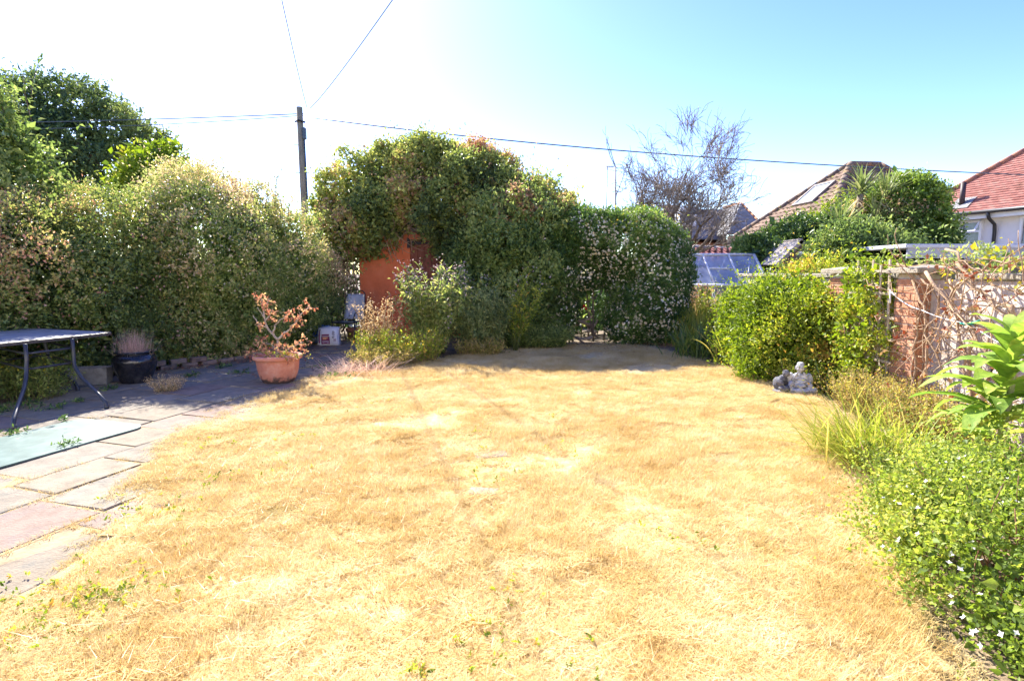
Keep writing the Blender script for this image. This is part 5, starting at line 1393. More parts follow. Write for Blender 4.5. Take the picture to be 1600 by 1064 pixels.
# trellis in front of the wall
tr = empty('trellis', 'weathered square wooden trellis panel leaning on the wall by the climber', 'trellis', (3.93, 5.88, 0))
tw_m = surf('trellis_wood', [(0.30, 0.235, 0.17), (0.42, 0.345, 0.26), (0.52, 0.44, 0.34)], 6, 0.9, .3, 50, vary=.12, squash=(4, 4, 1))
vs_ = box_mesh('upright', .014, .028, 1.5, .002); vs_.materials.append(tw_m); hs_ = box_mesh('crosspiece', .014, .78, .028, .002); hs_.materials.append(tw_m)
for k in range(5): link('upright', vs_, None, tr, (0, -.22 + .14 * k, .80 - (.06 * (k % 2))), (.015 * (k - 2), -.03, 0))
for k in range(6): link('crosspiece', hs_, None, tr, (-.015, .06, .25 + .235 * k), (rg(k).normal() * .015, 0, 0))
# twine
tn = plain('white_twine', (0.72, 0.74, 0.76), .7)
tq = empty('garden_twine', 'pale twine tied across the dead vine with a green tie', 'twine', (3.9, 5.0, 0))
tubes('cord', tq, tn, [(arc((3.90, 5.62, 1.22), (3.88, 5.15, 1.06), 6, .03), .005), (arc((3.88, 5.15, 1.06), (3.90, 4.62, .98), 6, .02), .0035), (arc((3.90, 4.62, .98), (3.92, 4.1, .78), 6, .02), .0045), (arc((3.90, 5.63, 1.24), (3.89, 5.60, 1.10), 4, .02), .008)], 5)
tubes('green_tie', tq, plain('green_tie', (0.02, 0.30, 0.20), .5), [(arc((3.885, 4.70, .975), (3.885, 4.50, 1.02), 6, .02), np.array([.006, .012, .008, .012, .012, .005]))], 6)

# ------------------------------------------------------------------ plants at the foot of the wall
def strap_clump(name, label, cat, base, n, L, W, m, seed, spread=.12, th=(.1, .7), bend=(.5, 1.4), shape='blade', az=None, group=None):
    o = empty(name, label, cat, (base[0], base[1], 0), 0, group); g = rg(seed)
    P = np.stack([g.normal(size=n) * spread, g.normal(size=n) * spread, np.full(n, -.01)], -1)
    a = g.uniform(0, 6.28, n) if az is None else g.normal(az, 1.0, n)
    V, F, T = ribbon_geo(P, a, L * g.uniform(.55, 1.1, n), W * g.uniform(.7, 1.2, n), g.uniform(*th, n), g.uniform(*bend, n), seed, 7, shape, .25, .6, tint=np.clip(g.normal(.5, .25, n), 0, 1))
    link('blades', np_mesh('blades', V, F, T, True), m, o, kind='stuff')
    return o
strap_clump('strappy_plant', 'dark strappy leaved clump at the back corner of the lawn', 'plant', (3.25, 9.2), 230, .75, .022, B_green, 501, .22)
strap_clump('day_lily', 'arching pale green strap leaves beside the lime bush', 'plant', (3.45, 8.35), 110, .72, .026, B_ygreen, 502, .12)
strap_clump('iris', 'blue green sword leaved iris clump left of the brick pier', 'plant', (3.78, 6.35), 20, .46, .034, B_blue, 503, .12, (.05, .6), (.0, .25))
strap_clump('iris', 'few upright iris leaves at the foot of the near brick pier', 'plant', (3.65, 5.2), 14, .42, .032, B_blue, 504, .14, (.0, .4), (.0, .2))
strap_clump('grass_clump', 'yellow green arching grass clump beside the lawn edge', 'grass', (2.72, 3.95), 700, .68, .0105, B_ygreen, 505, .16, (.3, 1.2), (.3, .9), az=PI * 1.0)
strap_clump('grass_clump', 'smaller tuft of orange tipped grass below the large leaved plant', 'grass', (3.0, 3.55), 260, .45, .009, B_ygreen, 506, .14, (.2, 1.2), (.3, .9))
fl = empty('fallen_leaf', 'single long green leaf lying on the lawn near the statue', 'leaf', (2.75, 5.75, 0))
ribbons('blade', fl, B_blue, np.array([[2.95, 5.95, .07]]), PI * 1.2, .34, .03, 1.52, .0, seed=1, seg=6, shape='blade')

def airy(name, label, cat, base, rx, ry, h, n, stem_m, leaf_m, seed, L=.03, W=.012, head=None, hsize=.02, hn=3, lean=.35, nl=10, sr=.0028, group=None, htint=None):
    """a stand of thin stems with small leaves along them and heads at the tips."""
    o = empty(name, label, cat, (base[0], base[1], 0), 0, group); g = rg(seed); paths = []; B_ = []; D_ = []; tp = []; td = []
    for k in range(n):
        r = math.sqrt(g.random()); a = g.uniform(0, 6.28); x, y = r * math.cos(a) * rx, r * math.sin(a) * ry
        d = unit(np.array([x / max(rx, .01) * lean + g.normal() * .12, y / max(ry, .01) * lean + g.normal() * .12, 1.0]))
        P_, d2 = wander(g, (base[0] + x * .7, base[1] + y * .7, -.01), d, h * g.uniform(.6, 1.15), 6, .10)
        paths.append((P_, np.linspace(sr * 1.3, sr * .6, 6)))
        for q in np.linspace(.25, 1, nl):
            i = q * 4.999; j = int(i); B_.append(P_[j] * (1 - i + j) + P_[min(j + 1, 5)] * (i - j)); D_.append(d2 * .4 + g.normal(size=3) * .8)
        for _ in range(hn): tp.append(P_[-1] + g.normal(size=3) * hsize * 1.6 * np.array([1, 1, 1.6])); td.append(d2 + g.normal(size=3) * .6)
    tubes('stem', o, stem_m, paths, 3, kind='stuff')
    if L:
        V, F, T = sprig_geo(np.array(B_), unit(np.array(D_)), L * 1.6, 3, L, W, seed + 1, tint=np.clip(g.normal(.5, .25, len(B_)), 0, 1))
        link('leaves', np_mesh('leaves', V - np.array(o.location), F, T), leaf_m, o, kind='stuff')
    if head is not None and tp: flowers('flower_heads', o, head, np.array(tp), unit(np.array(td)), hsize, seed + 2, 4)
    return o
tan_stem = plain('tan_stem', (0.36, 0.25, 0.11), .8); olive_stem = plain('olive_stem', (0.20, 0.20, 0.06), .7)
L_olive = leafm('olive_leaves', [(0.10, 0.12, 0.025), (0.20, 0.20, 0.04), (0.34, 0.28, 0.08), (0.45, 0.33, 0.13)], .4, .5, gain=1.5)
airy('dry_perennial', 'straw coloured seedy perennial sprawling at the lawn edge below the wall', 'plant', (3.62, 5.25), .32, .70, .40, 420, tan_stem, L_olive, 511, .026, .011, F_yell, .016, 1, .45, 8)
airy('dry_perennial', 'olive and rusty perennial around the foot of the near pier', 'plant', (3.6, 4.5), .35, .6, .36, 330, tan_stem, L_olive, 515, .03, .013, leafm('rust_heads', [(0.34, 0.17, 0.07), (0.48, 0.30, 0.12)], .3), .018, 2, .45, 8)
airy('dry_perennial', 'low brown stemmed patch beside the statue', 'plant', (3.62, 6.6), .3, .4, .3, 160, tan_stem, L_lime, 519, .03, .015, None, .02, 0, .45, 8)

# large leaved plant: every leaf its own piece
ec = empty('large_leaved_plant', 'tall plant with huge drooping light green leaves near the right edge', 'plant', (3.22, 3.55, 0)); g = rg(521)
L_ech = leafm('large_green_leaf', [(0.11, 0.19, 0.04), (0.19, 0.29, 0.055), (0.30, 0.39, 0.08), (0.44, 0.45, 0.11)], .45, .6, .2, gain=1.25)
ln, ll = L_ech.node_tree.nodes, L_ech.node_tree.links
lg_ = ln.new('ShaderNodeNewGeometry'); lz = ln.new('ShaderNodeTexNoise'); lz.inputs['Scale'].default_value = 26; lz.inputs['Detail'].default_value = 7; ll.new(lg_.outputs['Position'], lz.inputs['Vector'])
lat = next(x for x in ln if x.type == 'ATTRIBUTE'); lrp = next(x for x in ln if x.type == 'VALTORGB'); lma = ln.new('ShaderNodeMath'); lma.operation = 'MULTIPLY_ADD'; lma.inputs[1].default_value = 1.1; lma.inputs[2].default_value = -.55
lad = ln.new('ShaderNodeMath'); ll.new(lz.outputs['Fac'], lma.inputs[0]); ll.new(lma.outputs[0], lad.inputs[0]); ll.new(lat.outputs['Fac'], lad.inputs[1]); ll.new(lad.outputs[0], lrp.inputs['Fac'])
lb = next(x for x in ln if x.type == 'BSDF_PRINCIPLED'); lbp = ln.new('ShaderNodeBump'); lbp.inputs['Strength'].default_value = .5; lbp.inputs['Distance'].default_value = .01; ll.new(lz.outputs['Fac'], lbp.inputs['Height']); ll.new(lbp.outputs[0], lb.inputs['Normal'])
tubes('stem', ec, surf('fleshy_stem', [(0.25, 0.27, 0.12), (0.36, 0.36, 0.18)], 9), [(arc((3.22, 3.55, -.02), (3.27, 3.5, 0.98), 8, .05, (1, .3, 0)), np.linspace(.024, .016, 8)), (arc((3.15, 3.5, -.02), (3.0, 3.4, 0.42), 6, .03), .014)], 8)
for k in range(58):
    t = k / 57; z = .40 + .60 * t
    ctr = np.array([[.05 * t, -.04 * t, z]]); a = 2.399 * k + g.normal() * .3
    V, F, T = ribbon_geo(ctr, a, (.48 - .16 * t) * g.uniform(.85, 1.15), (.155 - .06 * t) * g.uniform(.85, 1.1), 1.15 - .6 * t ** 2 + g.normal() * .1, (1.55 - .5 * t) * g.uniform(.7, 1.2), k, 9, 'lance', .28, .9, tint=np.array([np.clip(g.normal(.42, .22) + .15 * t, 0, 1)]))
    V = V + noise3(V, 16.0)[:, None] * np.array([.006, .006, .009])
    link('leaf', np_mesh('leaf', V, F, T, True), L_ech, ec)
for k in range(12):
    V, F, T = ribbon_geo(np.array([[-.2 + g.normal() * .05, -.14 + g.normal() * .05, .36]]), 2.399 * k, g.uniform(.22, .36), .085, g.uniform(.7, 1.2), g.uniform(.5, 1.1), k, 7, 'lance', .28, .5, tint=np.array([g.uniform(.5, 1)]))
    link('leaf', np_mesh('leaf', V, F, T, True), L_ech, ec)

# white flowered bush in the near right corner
sv = [(2.55, 2.65, .08, .46, .45, .19), (2.85, 2.85, .10, .5, .42, .20), (2.25, 2.25, .08, .42, .5, .19), (2.8, 2.3, .10, .7, .6, .24), (3.15, 2.65, .10, .5, .5, .22), (2.08, 1.8, .07, .36, .45, .18), (2.5, 1.6, .10, .52, .5, .24), (2.3, 2.7, .05, .26, .3, .12)]
L_sal = leafm('salvia_leaves', [(0.06, 0.095, 0.018), (0.12, 0.17, 0.028), (0.21, 0.255, 0.045), (0.36, 0.35, 0.08)], .45, .5, gain=1.6)
sal = bush('flowering_bush', 'loose light green bush dotted with small white flowers in the near corner', 'shrub', (2.5, 2.4), sv, L_sal, 4300, 11, 0.026, 0.017, .13, 531, tbase=.5, tamp=.3, rough=.25, tfreq=3, freq=3, depth=.16, back=.8, zmin=.02, wild=.2, clump=(.17, .14), inner=.3, bk=vine_m, stems=4)
P, N = sub_pts(sv, 260, 533, rough=.25, freq=3, back=.8); flowers('flowers', sal, F_white, P + N * .11 + (0, 0, .04), unit(N + (0, 0, .6)), .024, 534, 4)
g = rg(535); paths = []
for k in range(120):
    bq = sv[g.integers(0, len(sv))]; p0 = np.array([bq[0] + g.normal() * .15, bq[1] + g.normal() * .15, .0]); P_, _d = wander(g, p0, unit(np.array([g.normal() * .5 - .2, g.normal() * .5, 1])), g.uniform(.3, .6), 6, .15); paths.append((P_, np.linspace(.004, .002, 6)))
tubes('twigs', sal, surf('red_twigs', [(0.22, 0.10, 0.06), (0.36, 0.20, 0.12)], 8), paths, 4, kind='stuff')
airy('wispy_weed', 'wispy flowering weed between grass clump and white flowered bush', 'weed', (2.62, 3.35), .35, .3, .3, 190, olive_stem, L_sal, 541, .024, .013, F_white, .014, 0, .5, 8)

# ------------------------------------------------------------------ bed in front of the shed
airy('hemp_agrimony', 'bushy pale green perennial with dusty pink tops before the shed door', 'plant', (-1.38, 9.6), .27, .25, 1.40, 84, olive_stem, leafm('pale_perennial_leaves', [(0.09, 0.14, 0.04), (0.17, 0.23, 0.06), (0.28, 0.31, 0.09), (0.42, 0.40, 0.15)], (.42), .5, gain=1.5), 601, .088, .027, F_mauve, .034, 12, .30, 36, .006)
airy('dry_stalks', 'tall straw coloured dead stalks in front of the sling chair', 'plant', (-2.15, 8.75), .24, .12, .86, 46, tan_stem, B_straw, 611, .04, .012, B_straw, .026, 16, .08, 5, .007)
airy('willowherb', 'upright grey green weeds in front of the leafy shrub', 'weed', (-.55, 9.75), .34, .22, 1.05, 90, stem_g, leafm('willowherb_leaves', [(0.08, 0.12, 0.045), (0.16, 0.21, 0.08), (0.25, 0.30, 0.12), (0.36, 0.36, 0.14)], .42, .5, gain=1.4), 621, .09, .017, None, .02, 0, .16, 34, .005)
airy('willowherb', 'single tall leafy weed stalk gone to seed by the arch', 'weed', (.05, 9.8), .08, .08, 1.45, 12, stem_g, L_lime, 631, .075, .02, F_mauve, .03, 6, .16, 38, .006)
airy('yellow_weeds', 'mound of yellowing weeds spilling onto the lawn before the shed', 'weed', (-1.75, 8.65), .75, .45, .52, 330, tan_stem, L_lime, 641, .036, .017, F_yell, .014, 1, .6, 12)
airy('brown_weeds', 'drab brown low weeds in the shade beside the patio', 'weed', (-2.0, 8.15), .5, .35, .30, 240, tan_stem, L_olive, 645, .032, .014, None, .02, 0, .6, 9)
airy('ground_cover', 'low dark green ground cover in front of the leafy shrub', 'plant', (.45, 10.25), .75, .3, .42, 420, stem_g, L_green, 651, .05, .016, None, .02, 0, .6, 10)
airy('ground_cover', 'straggly reddish weeds at the foot of the grey green weeds', 'plant', (-.55, 9.35), .5, .22, .28, 170, tan_stem, L_olive, 655, .034, .016, F_pink, .014, 1, .5, 9)
strap_clump('straw_tuft', 'collapsed bundle of grey dead grass at the patio edge', 'grass', (-2.15, 7.75), 700, .55, .006, B_pink, 661, .22, (.9, 1.45), (.1, .5))
strap_clump('tall_grass', 'tall pale yellow grass right of the flowering arch', 'grass', (3.55, 11.0), 700, 1.0, .013, B_ygreen, 671, .28, (.0, .45), (.1, .8))
strap_clump('tall_grass', 'bleached seeding grass in front of the greenhouse', 'grass', (3.95, 11.7), 420, 1.15, .012, B_straw, 672, .25, (.0, .4), (.1, .7))
airy('mullein', 'bright green upright weed in front of the greenhouse glass', 'weed', (4.05, 11.1), .12, .10, 1.05, 22, stem_g, L_lime, 675, .09, .026, None, .02, 0, .2, 26, .007)
airy('rusty_shrub', 'rusty orange dry shrub at the left end of the greenhouse', 'plant', (3.95, 12.2), .3, .12, 1.05, 90, tan_stem, leafm('orange_dry', [(0.30, 0.12, 0.05), (0.46, 0.24, 0.10), (0.55, 0.38, 0.2)], .35), 681, .05, .03, F_ypink, .03, 3, .3, 16, .006)
airy('red_dock', 'reddish flowering dock at the foot of the greenhouse', 'weed', (4.75, 11.9), .35, .15, .55, 70, tan_stem, leafm('red_dock_leaves', [(0.30, 0.07, 0.03), (0.45, 0.16, 0.05), (0.5, 0.35, 0.1)], .35, gain=1.2), 685, .04, .02, F_yell, .02, 2, .3, 14, .005)
# ------------------------------------------------------------------ table
table = empty('patio_table', 'metal framed patio table with weathered glass top and splayed legs', 'table', (-5.3, 5.9, 0))
rust_m = surf('rusty_black_metal', [(0.035, 0.033, 0.034), (0.06, 0.055, 0.055), (0.085, 0.075, 0.07)], 14, 0.5, .2, 60, grime=(0.30, 0.12, 0.07), gscale=11, gpos=(0.62, 0.72))
leg_m = surf('black_tube', [(0.022, 0.024, 0.03), (0.05, 0.052, 0.058)], 12, 0.35, .1, 60, grime=(0.22, 0.17, 0.13), gscale=14, gpos=(0.60, 0.75), spec=.5)
d1 = np.array([.33, .945]); d2 = np.array([-.945, .33]); corner = np.array([-4.63, 6.36])
def tp(a, b, z): q = corner - d1 * a + d2 * b; return (q[0], q[1], z)
def rrect(LA, LB, r, n=7):
    pts = []
    for (ca, cb, a0) in ((r, r, PI), (LA - r, r, 1.5 * PI), (LA - r, LB - r, 0), (r, LB - r, .5 * PI)):
        for k in range(n):
            th = a0 + k * .5 * PI / (n - 1); pts.append((ca + r * math.cos(th), cb + r * math.sin(th)))
    return pts
LA, LB = 1.30, 1.55
out_ = rrect(LA, LB, .16); inn_ = [(min(max(a, .045), LA - .045), min(max(b, .045), LB - .045)) for a, b in rrect(LA, LB, .16)]
inn_ = [(.045 + (a) * (LA - .09) / LA, .045 + (b) * (LB - .09) / LB) for a, b in out_]
bm = bmesh.new(); n = len(out_)
rings = [[bm.verts.new(Vector(tp(a, b, z)) - table.location) for a, b in pts] for pts, z in ((out_, .692), (out_, .722), (inn_, .728), (inn_, .692))]
for i in range(4):
    for k in range(n): bm.faces.new([rings[i][k], rings[i][(k + 1) % n], rings[(i + 1) % 4][(k + 1) % n], rings[(i + 1) % 4][k]])
bmesh.ops.recalc_face_normals(bm, faces=list(bm.faces))
link('frame_rim', bm_mesh('frame_rim', bm), rust_m, table)
bm = bmesh.new(); bot = [bm.verts.new(Vector(tp(a, b, .716)) - table.location) for a, b in inn_]; topv = [bm.verts.new(Vector(tp(a, b, .7225)) - table.location) for a, b in inn_]
bm.faces.new(topv); bm.faces.new(bot[::-1])
link('glass_top', bm_mesh('glass_top', bm), surf('dusty_glass', [(0.22, 0.23, 0.235), (0.34, 0.345, 0.35), (0.48, 0.48, 0.47)], 5, .42, .0, spec=.6), table)
legs = (((-4.90, 5.43), (-4.89, 5.40), (-4.50, 4.78)), ((-4.78, 5.87), (-4.76, 5.84), (-4.22, 5.54)), ((-5.58, 6.45), (-5.56, 6.45), (-5.22, 6.42)), ((-5.72, 5.95), (-5.75, 5.94), (-6.15, 5.75)))
for tpp, kn, ft in legs:
    kn = np.array(kn); ft = np.array(ft); tpp = np.array(tpp)
    P_ = [(*tpp, .70), (*tpp, .55), (*kn, .42), (*(kn * .93 + ft * .07), .36), (*(kn * .75 + ft * .25), .28), (*(kn * .25 + ft * .75), .15), (*(kn * .08 + ft * .92), .10), (*(ft), .05), (*ft, .0)]
    lo_ = tubes('leg', table, leg_m, [(np.array(P_), .0185)], 10)
    tubes('foot_cap', lo_, leg_m, [(np.array([(*ft, 0.0), (*ft, .05)]) - np.array(table.location), .023)], 10)
def ring_rail(z, grow_, r):
    c = np.mean([np.array(l[0]) for l in legs], 0); pts = []
    cs = [c + (np.array(l[0]) - c) * grow_ for l in (legs[0], legs[1], legs[2], legs[3])]
    for k in range(4):
        a, b = cs[k], cs[(k + 1) % 4]
        for t in (.08, .3, .5, .7, .92): q = a * (1 - t) + b * t; pts.append((q[0], q[1], z))
    pts.append(pts[0]); return tubes('rail', table, leg_m, [(np.array(pts), r)], 8)
ring_rail(.60, 1.0, .012); ring_rail(.44, .98, .012)

# spare glass panel lying on the paving
gp = empty('glass_panel', 'loose rounded sheet of greenish glass lying flat on the paving', 'glass panel', (-3.7, 4.1, 0))
c0 = np.array(g0(232, 668)); e_a = np.array([-.30, -.954]); e_b = np.array([-.954, .30])
def gpp(a, b, z): q = c0 + e_a * a + e_b * b; return Vector((q[0], q[1], z)) - gp.location
pts = rrect(1.35, .85, .13)
bm = bmesh.new(); lo_v = [bm.verts.new(gpp(a, b, .014)) for a, b in pts]; hi_v = [bm.verts.new(gpp(a, b, .024)) for a, b in pts]
bm.faces.new(hi_v); bm.faces.new(lo_v[::-1])
for k in range(len(pts)): bm.faces.new([lo_v[k], lo_v[(k + 1) % len(pts)], hi_v[(k + 1) % len(pts)], hi_v[k]])
bmesh.ops.recalc_face_normals(bm, faces=list(bm.faces))
link('sheet', bm_mesh('sheet', bm), surf('dusty_green_glass', [(0.065, 0.115, 0.105), (0.105, 0.175, 0.16), (0.17, 0.245, 0.225)], 6, .30, .0, spec=.5, detail=8), gp)

# ------------------------------------------------------------------ pots
pot = empty('glazed_pot', 'glossy black glazed pot with wispy dead grass beside the table', 'pot', (-4.88, 6.95, 0))
prof = [(0.0, .0), (.15, 0), (.165, .02), (.20, .10), (.235, .20), (.25, .28), (.245, .32), (.22, .36), (.195, .375), (.19, .385), (.215, .395), (.222, .405), (.215, .415), (.19, .415), (.178, .40), (.175, .36), (.0, .35)]
link('pot_body', lathe_mesh('pot_body', [(r, z) for r, z in prof], 48), surf('black_glaze', [(0.008, 0.009, 0.012), (0.02, 0.02, 0.025), (0.05, 0.048, 0.05)], 7, .10, .04, 20, spec=.6), pot)
g = rg(702); n = 520
ribbons('dead_grass', pot, B_pink, np.stack([pot.location.x + g.normal(size=n) * .07, pot.location.y + g.normal(size=n) * .07, np.full(n, .36)], -1), g.uniform(0, 6.28, n), g.uniform(.18, .38, n), .0042, np.abs(g.normal(0, .5, n)), g.uniform(-.3, .7, n), seed=3, seg=4, shape='point', fold=0)
n = 14; ribbons('fallen_blades', pot, B_straw, np.stack([pot.location.x + g.normal(size=n) * .08, pot.location.y - .1 + g.normal(size=n) * .05, np.full(n, .40)], -1), g.uniform(3.4, 5.8, n), g.uniform(.2, .4, n), .006, g.uniform(1.1, 1.6, n), g.uniform(.1, .9, n), seed=4, seg=4, shape='point')

trough = empty('planter_trough', 'weathered grey rectangular planter trough under the table', 'planter', (-5.38, 6.85, 0), .22)
tm = surf('grey_trough', [(0.20, 0.19, 0.175), (0.30, 0.285, 0.265), (0.38, 0.36, 0.335)], 9, .9, .4, 70, grime=(0.12, 0.11, 0.09), gscale=5)
bm = bmesh.new(); L_, D__, H_, t_ = .44, .19, .22, .018
ro = [(-1, -1), (1, -1), (1, 1), (-1, 1)]
R4 = [[bm.verts.new((a * (L_ / 2 - o), b * (D__ / 2 - o), z)) for a, b in ro] for o, z in ((.02, 0), (0, H_), (t_, H_), (t_ + .01, .05))]
for i in range(3):
    for k in range(4): bm.faces.new([R4[i][k], R4[i][(k + 1) % 4], R4[i + 1][(k + 1) % 4], R4[i + 1][k]])
bm.faces.new(R4[3]); bm.faces.new(R4[0][::-1]); bmesh.ops.recalc_face_normals(bm, faces=list(bm.faces))
bmesh.ops.bevel(bm, geom=list(bm.edges), offset=.004, segments=1, affect='EDGES')
link('trough_body', bm_mesh('trough_body', bm), tm, trough)
bm = bmesh.new(); box_bm(bm, 0, 0, .13, L_ - .06, D__ - .06, .02); link('soil', bm_mesh('soil', bm), soil_m, trough)

terra_m = surf('terracotta', [(0.46, 0.165, 0.10), (0.56, 0.225, 0.145), (0.62, 0.31, 0.22)], 5, .85, .4, 60, grime=(0.58, 0.38, 0.29), gscale=5, gpos=(0.52, 0.85))
# dark ragged band round its foot
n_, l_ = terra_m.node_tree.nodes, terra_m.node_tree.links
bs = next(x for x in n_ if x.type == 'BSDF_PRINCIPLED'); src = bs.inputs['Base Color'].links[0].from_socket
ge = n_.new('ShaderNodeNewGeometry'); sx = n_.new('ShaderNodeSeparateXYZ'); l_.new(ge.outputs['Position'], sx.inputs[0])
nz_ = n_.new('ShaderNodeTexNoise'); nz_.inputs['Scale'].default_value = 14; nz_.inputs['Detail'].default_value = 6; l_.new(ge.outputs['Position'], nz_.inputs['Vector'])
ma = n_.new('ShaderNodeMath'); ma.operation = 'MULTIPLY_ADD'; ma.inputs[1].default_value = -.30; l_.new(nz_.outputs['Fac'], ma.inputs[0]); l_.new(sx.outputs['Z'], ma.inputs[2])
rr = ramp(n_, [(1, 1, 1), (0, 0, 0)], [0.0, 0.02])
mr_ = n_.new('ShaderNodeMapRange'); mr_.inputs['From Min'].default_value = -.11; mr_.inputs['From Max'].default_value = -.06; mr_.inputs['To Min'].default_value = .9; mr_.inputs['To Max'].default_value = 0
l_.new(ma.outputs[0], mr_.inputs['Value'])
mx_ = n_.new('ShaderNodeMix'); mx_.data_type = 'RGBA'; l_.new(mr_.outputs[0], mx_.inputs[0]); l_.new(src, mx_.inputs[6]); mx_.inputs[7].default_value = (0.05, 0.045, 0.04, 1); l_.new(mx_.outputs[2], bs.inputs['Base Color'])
tpot = empty('terracotta_pot', 'large weathered terracotta pot holding a withered little maple', 'pot', (-3.04, 6.98, 0))
prof = [(0, 0), (.17, 0), (.185, .01), (.225, .08), (.25, .17), (.262, .27), (.268, .305), (.295, .312), (.303, .328), (.302, .350), (.292, .362), (.272, .364), (.256, .35), (.25, .31), (0, .30)]
link('pot_body', lathe_mesh('pot_body', prof, 56), terra_m, tpot)
bm = bmesh.new(); bmesh.ops.create_circle(bm, cap_ends=True, segments=32, radius=.25); 
for v in bm.verts: v.co.z = .306
link('soil', bm_mesh('soil', bm), soil_m, tpot)
mp_ = empty('withered_maple', 'withered little maple with crisp pink leaves growing in the terracotta pot', 'tree', (-3.04, 6.98, .30)); g = rg(711); paths = []
mb = np.array([-3.04, 6.98, .29])
maple = [[(0, 0, 0), (.0, 0, .12), (.01, 0, .26)], [(.01, 0, .26), (-.05, 0, .34), (-.13, .02, .42), (-.15, .0, .55), (-.16, .02, .68), (-.18, 0, .82)], [(-.13, .02, .42), (-.22, -.02, .48), (-.29, 0, .58)],
         [(.01, 0, .26), (.07, -.02, .31), (.16, 0, .39), (.24, .02, .47), (.32, 0, .58), (.43, .0, .68)], [(-.05, 0, .34), (-.02, .03, .46), (.06, .02, .53), (.16, .03, .60), (.22, 0, .66)], [(.16, 0, .39), (.22, -.05, .45), (.28, -.06, .50)],
         [(-.14, 0, .5), (-.08, .05, .6), (-.05, .04, .66)], [(-.16, .02, .66), (-.10, 0, .74), (-.06, .03, .80)], [(-.15, 0, .55), (-.24, .03, .68)], [(.24, .02, .47), (.30, .05, .56), (.29, .03, .66)],
         [(0, 0, .1), (.12, -.1, .12), (.27, -.12, .20), (.38, -.1, .25)], [(0, 0, .1), (-.12, -.1, .12), (-.28, -.1, .10)], [(0, 0, .08), (.12, -.18, .1), (.28, -.2, .06)], [(0, 0, .12), (-.1, .05, .2), (-.22, .02, .24)]]
rad = [.024, .014, .009, .013, .009, .007, .007, .007, .006, .006, .008, .007, .007, .007]
for P_, r in zip(maple, rad):
    P_ = np.array(P_) + mb; t = np.linspace(0, len(P_) - 1, len(P_) * 3); k = np.clip(t.astype(int), 0, len(P_) - 2); P2 = P_[k] * (1 - (t - k))[:, None] + P_[k + 1] * (t - k)[:, None]
    P2[1:-1] += g.normal(size=(len(P2) - 2, 3)) * .004
    paths.append((P2, np.linspace(r * 1.15, r * .55, len(P2))))
tubes('trunk', mp_, bark_pale, paths[:1], 9)
tubes('branch', mp_, bark_pale, paths[1:], 6)
cl_ = [(-.18, 0, .80, .07), (-.12, 0, .76, .06), (-.14, 0, .70, .05), (.20, .02, .63, .07), (.42, 0, .68, .05), (.38, 0, .64, .03), (.30, 0, .50, .05), (.28, 0, .56, .04), (-.06, .03, .62, .05), (-.04, .03, .54, .04), (-.21, -.02, .45, .04), (.24, -.04, .43, .03), (.12, .02, .54, .03),
       (.12, 0, .33, .03), (-.22, .02, .3, .05), (.38, -.1, .20, .08), (.30, -.1, .16, .08), (.22, -.12, .13, .09), (.1, -.15, .14, .09), (-.1, -.12, .13, .08), (-.22, -.1, .12, .07), (-.34, -.1, .08, .05), (.28, -.2, .05, .05), (0, -.1, .12, .1), (-.16, 0, .21, .05)]
Bp = []; 
for x, y, z, r in cl_: Bp += list(np.array([x, y, z]) + mb + g.normal(size=(int(5 + r * 120), 3)) * r * .7)
Bp = np.array(Bp)
V, F, T = sprig_geo(Bp, unit(g.normal(size=Bp.shape) + (0, 0, -.2)), .03, 4, .038, .022, 713)
link('withered_leaves', np_mesh('withered_leaves', V - np.array(mp_.location), F, T), leafm('maple_dry', [(0.42, 0.16, 0.10), (0.58, 0.27, 0.17), (0.68, 0.40, 0.25), (0.62, 0.45, 0.2)], .4, .7), mp_, kind='stuff')
Bg = mb + np.array([.12, -.15, .07]) + g.normal(size=(60, 3)) * (.13, .06, .03)
V, F, T = sprig_geo(Bg, unit(g.normal(size=Bg.shape) + (0, 0, .5)), .05, 5, .03, .015, 714)
link('green_leaves', np_mesh('green_leaves', V - np.array(mp_.location), F, T), L_lime, mp_, kind='stuff')

# ------------------------------------------------------------------ sling chair and bags by the shed
chair = empty('sling_chair', 'old sling garden chair with grey blue fabric beside the shed', 'chair', (-3.42, 11.35, 0), R(-12))
ch_m = plain('chair_metal', (0.06, 0.062, 0.065), .4, .6)
fab = surf('sling_fabric', [(0.44, 0.49, 0.57), (0.54, 0.59, 0.66)], 20, .6, .2, 200)
def ctube(nm, pts, r=.0125): return link(nm, tubes_mesh(nm, [(np.array(pts, float), r)], 8), ch_m, chair)
for s in (-1, 1):
    x = .25 * s
    ctube('leg', [(x, -.24, .0), (x, -.23, .20), (x, -.22, .40)]); ctube('leg', [(x, .30, .0), (x, .24, .22), (x, .22, .42)])
    ctube('armrest', [(x * 1.08, .26, .66), (x * 1.10, 0, .64), (x * 1.08, -.22, .60), (x * 1.04, -.25, .52), (x, -.23, .40)])
ctube('back_frame', [(-.25, .20, .42), (-.245, .27, .70), (-.22, .34, .98), (-.16, .36, 1.04), (0, .365, 1.055), (.16, .36, 1.04), (.22, .34, .98), (.245, .27, .70), (.25, .20, .42)])
ctube('seat_frame', [(-.25, .22, .42), (-.25, -.22, .41), (-.2, -.25, .40), (.2, -.25, .40), (.25, -.22, .41), (.25, .22, .42)])
